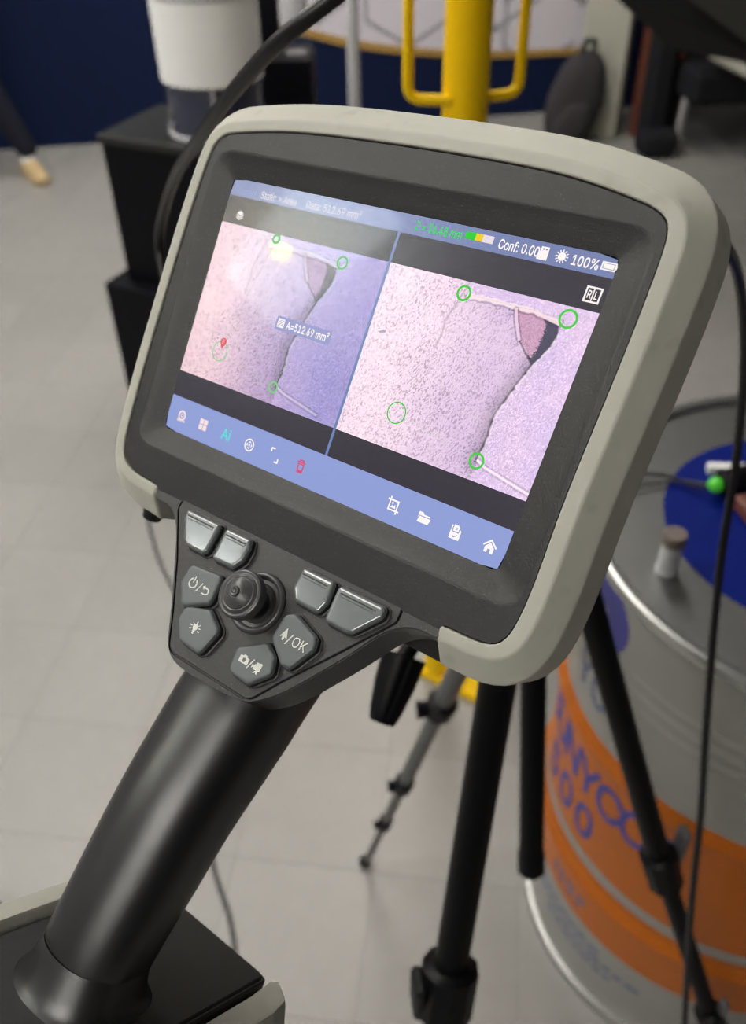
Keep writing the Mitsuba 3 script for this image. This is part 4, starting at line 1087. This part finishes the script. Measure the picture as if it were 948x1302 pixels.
ch = thing('office_chair', 'black padded chair with chrome legs in the far right corner', 'chair')
C0 = np.array((1.4831, 4.5768, 0.0))
put('seat', box(C0[0] + 0.42, C0[1] + 0.10, 0.33, 0.80, 0.40, 0.16, 0.1, 0.03), 'black_fabric', ch)
put('backrest', box(C0[0] + 0.48, C0[1] + 0.32, 0.62, 0.78, 0.07, 0.44, 0.1, 0.025), 'black_fabric', ch)
for dx, dy in ((0.04, -0.02), (0.62, 0.0), (0.08, 0.24), (0.72, 0.26)):
    put('leg', tube([(C0[0] + dx, C0[1] + dy, 0.0), (C0[0] + dx + 0.01, C0[1] + dy, 0.27)], [0.021, 0.021], 18), 'chrome' if dx < 0.06 else 'tripod_black', ch, smooth=40)
put('armrest', tube([(1.579, 4.45, 0.4837), (1.8394, 4.3, 0.3783)], [0.024, 0.024], 14), 'beige_paint', ch, smooth=40)
put('arm_support', tube([(1.5657, 4.45, 0.5582), (1.5826, 4.45, 0.4837)], [0.022, 0.022], 14), 'pale_metal', ch, smooth=40)
rc = thing('garment', 'dark red cloth hanging beside the black chair', 'cloth')
put('cloth', box(*(1.5207, 4.7, 0.3496), 0.045, 0.015, 0.15, 0.1, 0.009), 'red_fabric', rc)
pn = thing('trolley_bag', 'tall black upright bag standing left of the chrome chair leg', 'bag')
pq = np.array((1.5147, 4.7771, 0.0))
put('bag', box(1.425, 4.66, 0.42, 0.125, 0.12, 0.80, 0.05, 0.03), 'black_fabric', pn)
put('handle', tube(fil3([(1.385, 4.66, 0.80), (1.385, 4.66, 0.98), (1.465, 4.66, 0.98), (1.465, 4.66, 0.80)], 0.03), 0.011, 12), 'tripod_black', pn, smooth=40)
tb = thing('equipment_case', 'large black equipment case with a greenish lid cut by the upper right corner', 'case')
qa, qb2, qc, qd = (np.array((0.8002, 3.2, 0.946)), np.array((0.9894, 3.2, 0.8117)), np.array((1.2084, 3.1, 0.803)), np.array((1.2028, 3.4, 1.0368)))
def slab(pts, h):
    pts = np.array(pts); n = len(pts); c_ = ccw(pts[:, :2])
    return extrude(Polygon(c_), pts[:, 2].min() - h, pts[:, 2].min())
case_m = trimesh.convex.convex_hull(np.array([(0.7728, 3.25, 0.9681), (1.012, 3.25, 0.7904), (1.1058, 3.25, 0.8122), (1.3778, 3.1, 0.7489), (1.3665, 3.1, 1.0374), (0.7168, 3.25, 1.3425), (1.209, 3.1, 1.3435), (1.0941, 3.6, 0.8161), (1.518, 3.6, 0.8081), (0.997, 3.6, 1.3158)]))
put('body', case_m, 'black_matte', tb)
lid_m = trimesh.convex.convex_hull(np.array([(0.9745, 3.1, 0.9741), (1.1939, 3.0, 0.8445), (1.3372, 3.0, 0.8461), (1.2323, 3.0, 1.2081), (0.9278, 3.1, 1.2026), (0.9968, 3.14, 0.9664), (1.2075, 3.04, 0.8438)]))
key = put('lid', lid_m, 'case_lid_grey', tb)

# round black castor at the left edge, by the base
cs = thing('castor', 'round black rubber wheel at the left edge beside the scope base', 'wheel')
qw = np.array((-0.5437, 0.6242, 0.3586))
wm = revolve(np.array([(0.010, -0.014), (0.030, -0.014), (0.036, -0.009), (0.0385, 0.0), (0.036, 0.009), (0.030, 0.014), (0.010, 0.014)]), 40)
wm.apply_transform(trimesh.transformations.rotation_matrix(math.pi / 2, [1, 0, 0])); wm.apply_transform(trimesh.transformations.rotation_matrix(0.25, [0, 0, 1]))
FW = np.array((-0.6874, 0.7508, 0.0)) + [0, 0.0, 0.0385]
put('tyre', move(wm, FW), 'black_matte', cs, smooth=35)
put('hub', move(trimesh.creation.icosphere(2, 0.013), FW), 'clamp_grey', cs, smooth=True)

# ------------------------------------------------------------------ person at the left edge
man = thing('person', 'person in dark trousers and tan shoes standing by the navy wall', 'person')
def hull_chain(bones, step=0.02):
    parts = []
    for (a, ra), (b, rb) in bones:
        sa = m3.Manifold.sphere(ra, 24).translate([float(x) for x in a]); sb = m3.Manifold.sphere(rb, 24).translate([float(x) for x in b])
        parts.append(m3.Manifold.batch_hull([sa, sb]))
    mm = m3.Manifold.batch_boolean(parts, m3.OpType.Add).refine_to_length(step)
    me = mm.to_mesh()
    tm_ = trimesh.Trimesh(np.array(me.vert_properties[:, :3]), np.array(me.tri_verts), process=True)
    trimesh.smoothing.filter_taubin(tm_, iterations=8)
    return tm_
FS = np.array([-1.595, 4.43, 0.0])
hipc = np.array([-1.93, 4.50, 0.92])
A_r = FS + [-0.03, 0.03, 0.13]; A_l = np.array([-2.02, 4.42, 0.13])
K_r = np.array([-1.76, 4.45, 0.50]); K_l = np.array([-2.03, 4.40, 0.50])
H_r, H_l = hipc + [0.09, 0, 0], hipc + [-0.09, 0, 0]
chest, neck_, head = hipc + [-0.02, 0.02, 0.42], hipc + [-0.02, 0.0, 0.60], hipc + [-0.02, -0.03, 0.74]
put('trousers', hull_chain([((H_r), K_r) and ((H_r, 0.095), (K_r, 0.066)), ((K_r, 0.066), (A_r, 0.050)), ((H_l, 0.095), (K_l, 0.066)), ((K_l, 0.066), (A_l, 0.050)), ((H_r, 0.10), (H_l, 0.10)), ((hipc, 0.115), (hipc + [0, 0, 0.10], 0.115))]), 'dark_trousers', man, smooth=True)
put('shirt', hull_chain([((hipc + [0.05, 0, 0.08], 0.11), (chest + [0.08, 0, 0], 0.12)), ((hipc + [-0.05, 0, 0.08], 0.11), (chest + [-0.08, 0, 0], 0.12)), ((chest + [0.15, 0, 0.06], 0.06), (chest + [-0.15, 0, 0.06], 0.06)), ((chest + [0, 0, 0.05], 0.10), (neck_, 0.065)),
     ((chest + [0.17, 0, 0.06], 0.058), (chest + [0.22, 0, -0.22], 0.045)), ((chest + [-0.17, 0, 0.06], 0.058), (chest + [-0.22, 0, -0.22], 0.045)), ((chest + [0.22, 0, -0.22], 0.045), (chest + [0.22, -0.10, -0.44], 0.036)), ((chest + [-0.22, 0, -0.22], 0.045), (chest + [-0.22, -0.10, -0.44], 0.036))]), 'shirt_fabric', man, smooth=True)
hb = [((neck_ - [0, 0, 0.03], 0.052), (head - [0, 0, 0.06], 0.052)), ((head - [0, 0.015, 0.05], 0.065), (head + [0, 0, 0.05], 0.088)), ((head + [0, -0.085, -0.005], 0.013), (head + [0, -0.07, 0.03], 0.009)), ((head + [0.085, 0.0, 0.0], 0.016), (head + [0.087, 0.0, 0.03], 0.018)), ((head + [-0.085, 0.0, 0.0], 0.016), (head + [-0.087, 0.0, 0.03], 0.018))]
put('head', hull_chain(hb, 0.012), 'skin', man, smooth=True)
put('hair', hull_chain([((head + [0, 0.03, 0.05], 0.09), (head + [0, 0.01, 0.075], 0.082))], 0.015), 'black_fabric', man, smooth=True)
for sgn in (1, -1):
    w_ = chest + [0.22 * sgn, -0.10, -0.44]
    fb = [((w_, 0.028), (w_ + [0, -0.02, -0.09], 0.030))]
    for i_, (dx, l) in enumerate(((-0.024, 0.065), (-0.008, 0.075), (0.008, 0.070), (0.024, 0.055))):
        k0 = w_ + [dx * 0.4, -0.02 + dx, -0.095]
        fb += [((k0, 0.0095), (k0 + [0, -0.006, -l * 0.55], 0.009)), ((k0 + [0, -0.006, -l * 0.55], 0.009), (k0 + [-0.008 * sgn, 0.0, -l], 0.0078))]
    fb.append(((w_ + [0, -0.04, -0.03], 0.011), (w_ + [-0.01 * sgn, -0.065, -0.09], 0.009)))
    put('hand', hull_chain(fb, 0.007), 'skin', man, smooth=True)
for A_, fwd in ((A_r, np.array([0.55, -0.83, 0])), (A_l, np.array([0.1, -0.99, 0]))):
    g0 = np.array([A_[0], A_[1], 0.0])
    put('shoe', hull_chain([((g0 + [0, 0, 0.045] - fwd * 0.03, 0.042), (g0 + fwd * 0.09 + [0, 0, 0.036], 0.040)), ((g0 + fwd * 0.09 + [0, 0, 0.034], 0.040), (g0 + fwd * 0.165 + [0, 0, 0.028], 0.032)), ((g0 + [0, 0, 0.045], 0.038), (g0 + [0, 0, 0.05], 0.038))], 0.014), 'tan_shoe', man, smooth=True)
    put('sock', hull_chain([((g0 + [0, 0, 0.06], 0.037), (g0 + [0, 0, 0.13], 0.036))], 0.014), 'white_plastic', man, smooth=True)
    put('sole', hull_chain([((g0 - fwd * 0.03 + [0, 0, 0.015], 0.015), (g0 + fwd * 0.17 + [0, 0, 0.015], 0.015)), ((g0 - fwd * 0.03 + np.array([fwd[1], -fwd[0], 0]) * 0.028 + [0, 0, 0.015], 0.015), (g0 + fwd * 0.15 + np.array([fwd[1], -fwd[0], 0]) * 0.028 + [0, 0, 0.015], 0.015)),
        ((g0 - fwd * 0.03 - np.array([fwd[1], -fwd[0], 0]) * 0.028 + [0, 0, 0.015], 0.015), (g0 + fwd * 0.15 - np.array([fwd[1], -fwd[0], 0]) * 0.028 + [0, 0, 0.015], 0.015))], 0.014), 'tan_shoe', man, smooth=True)
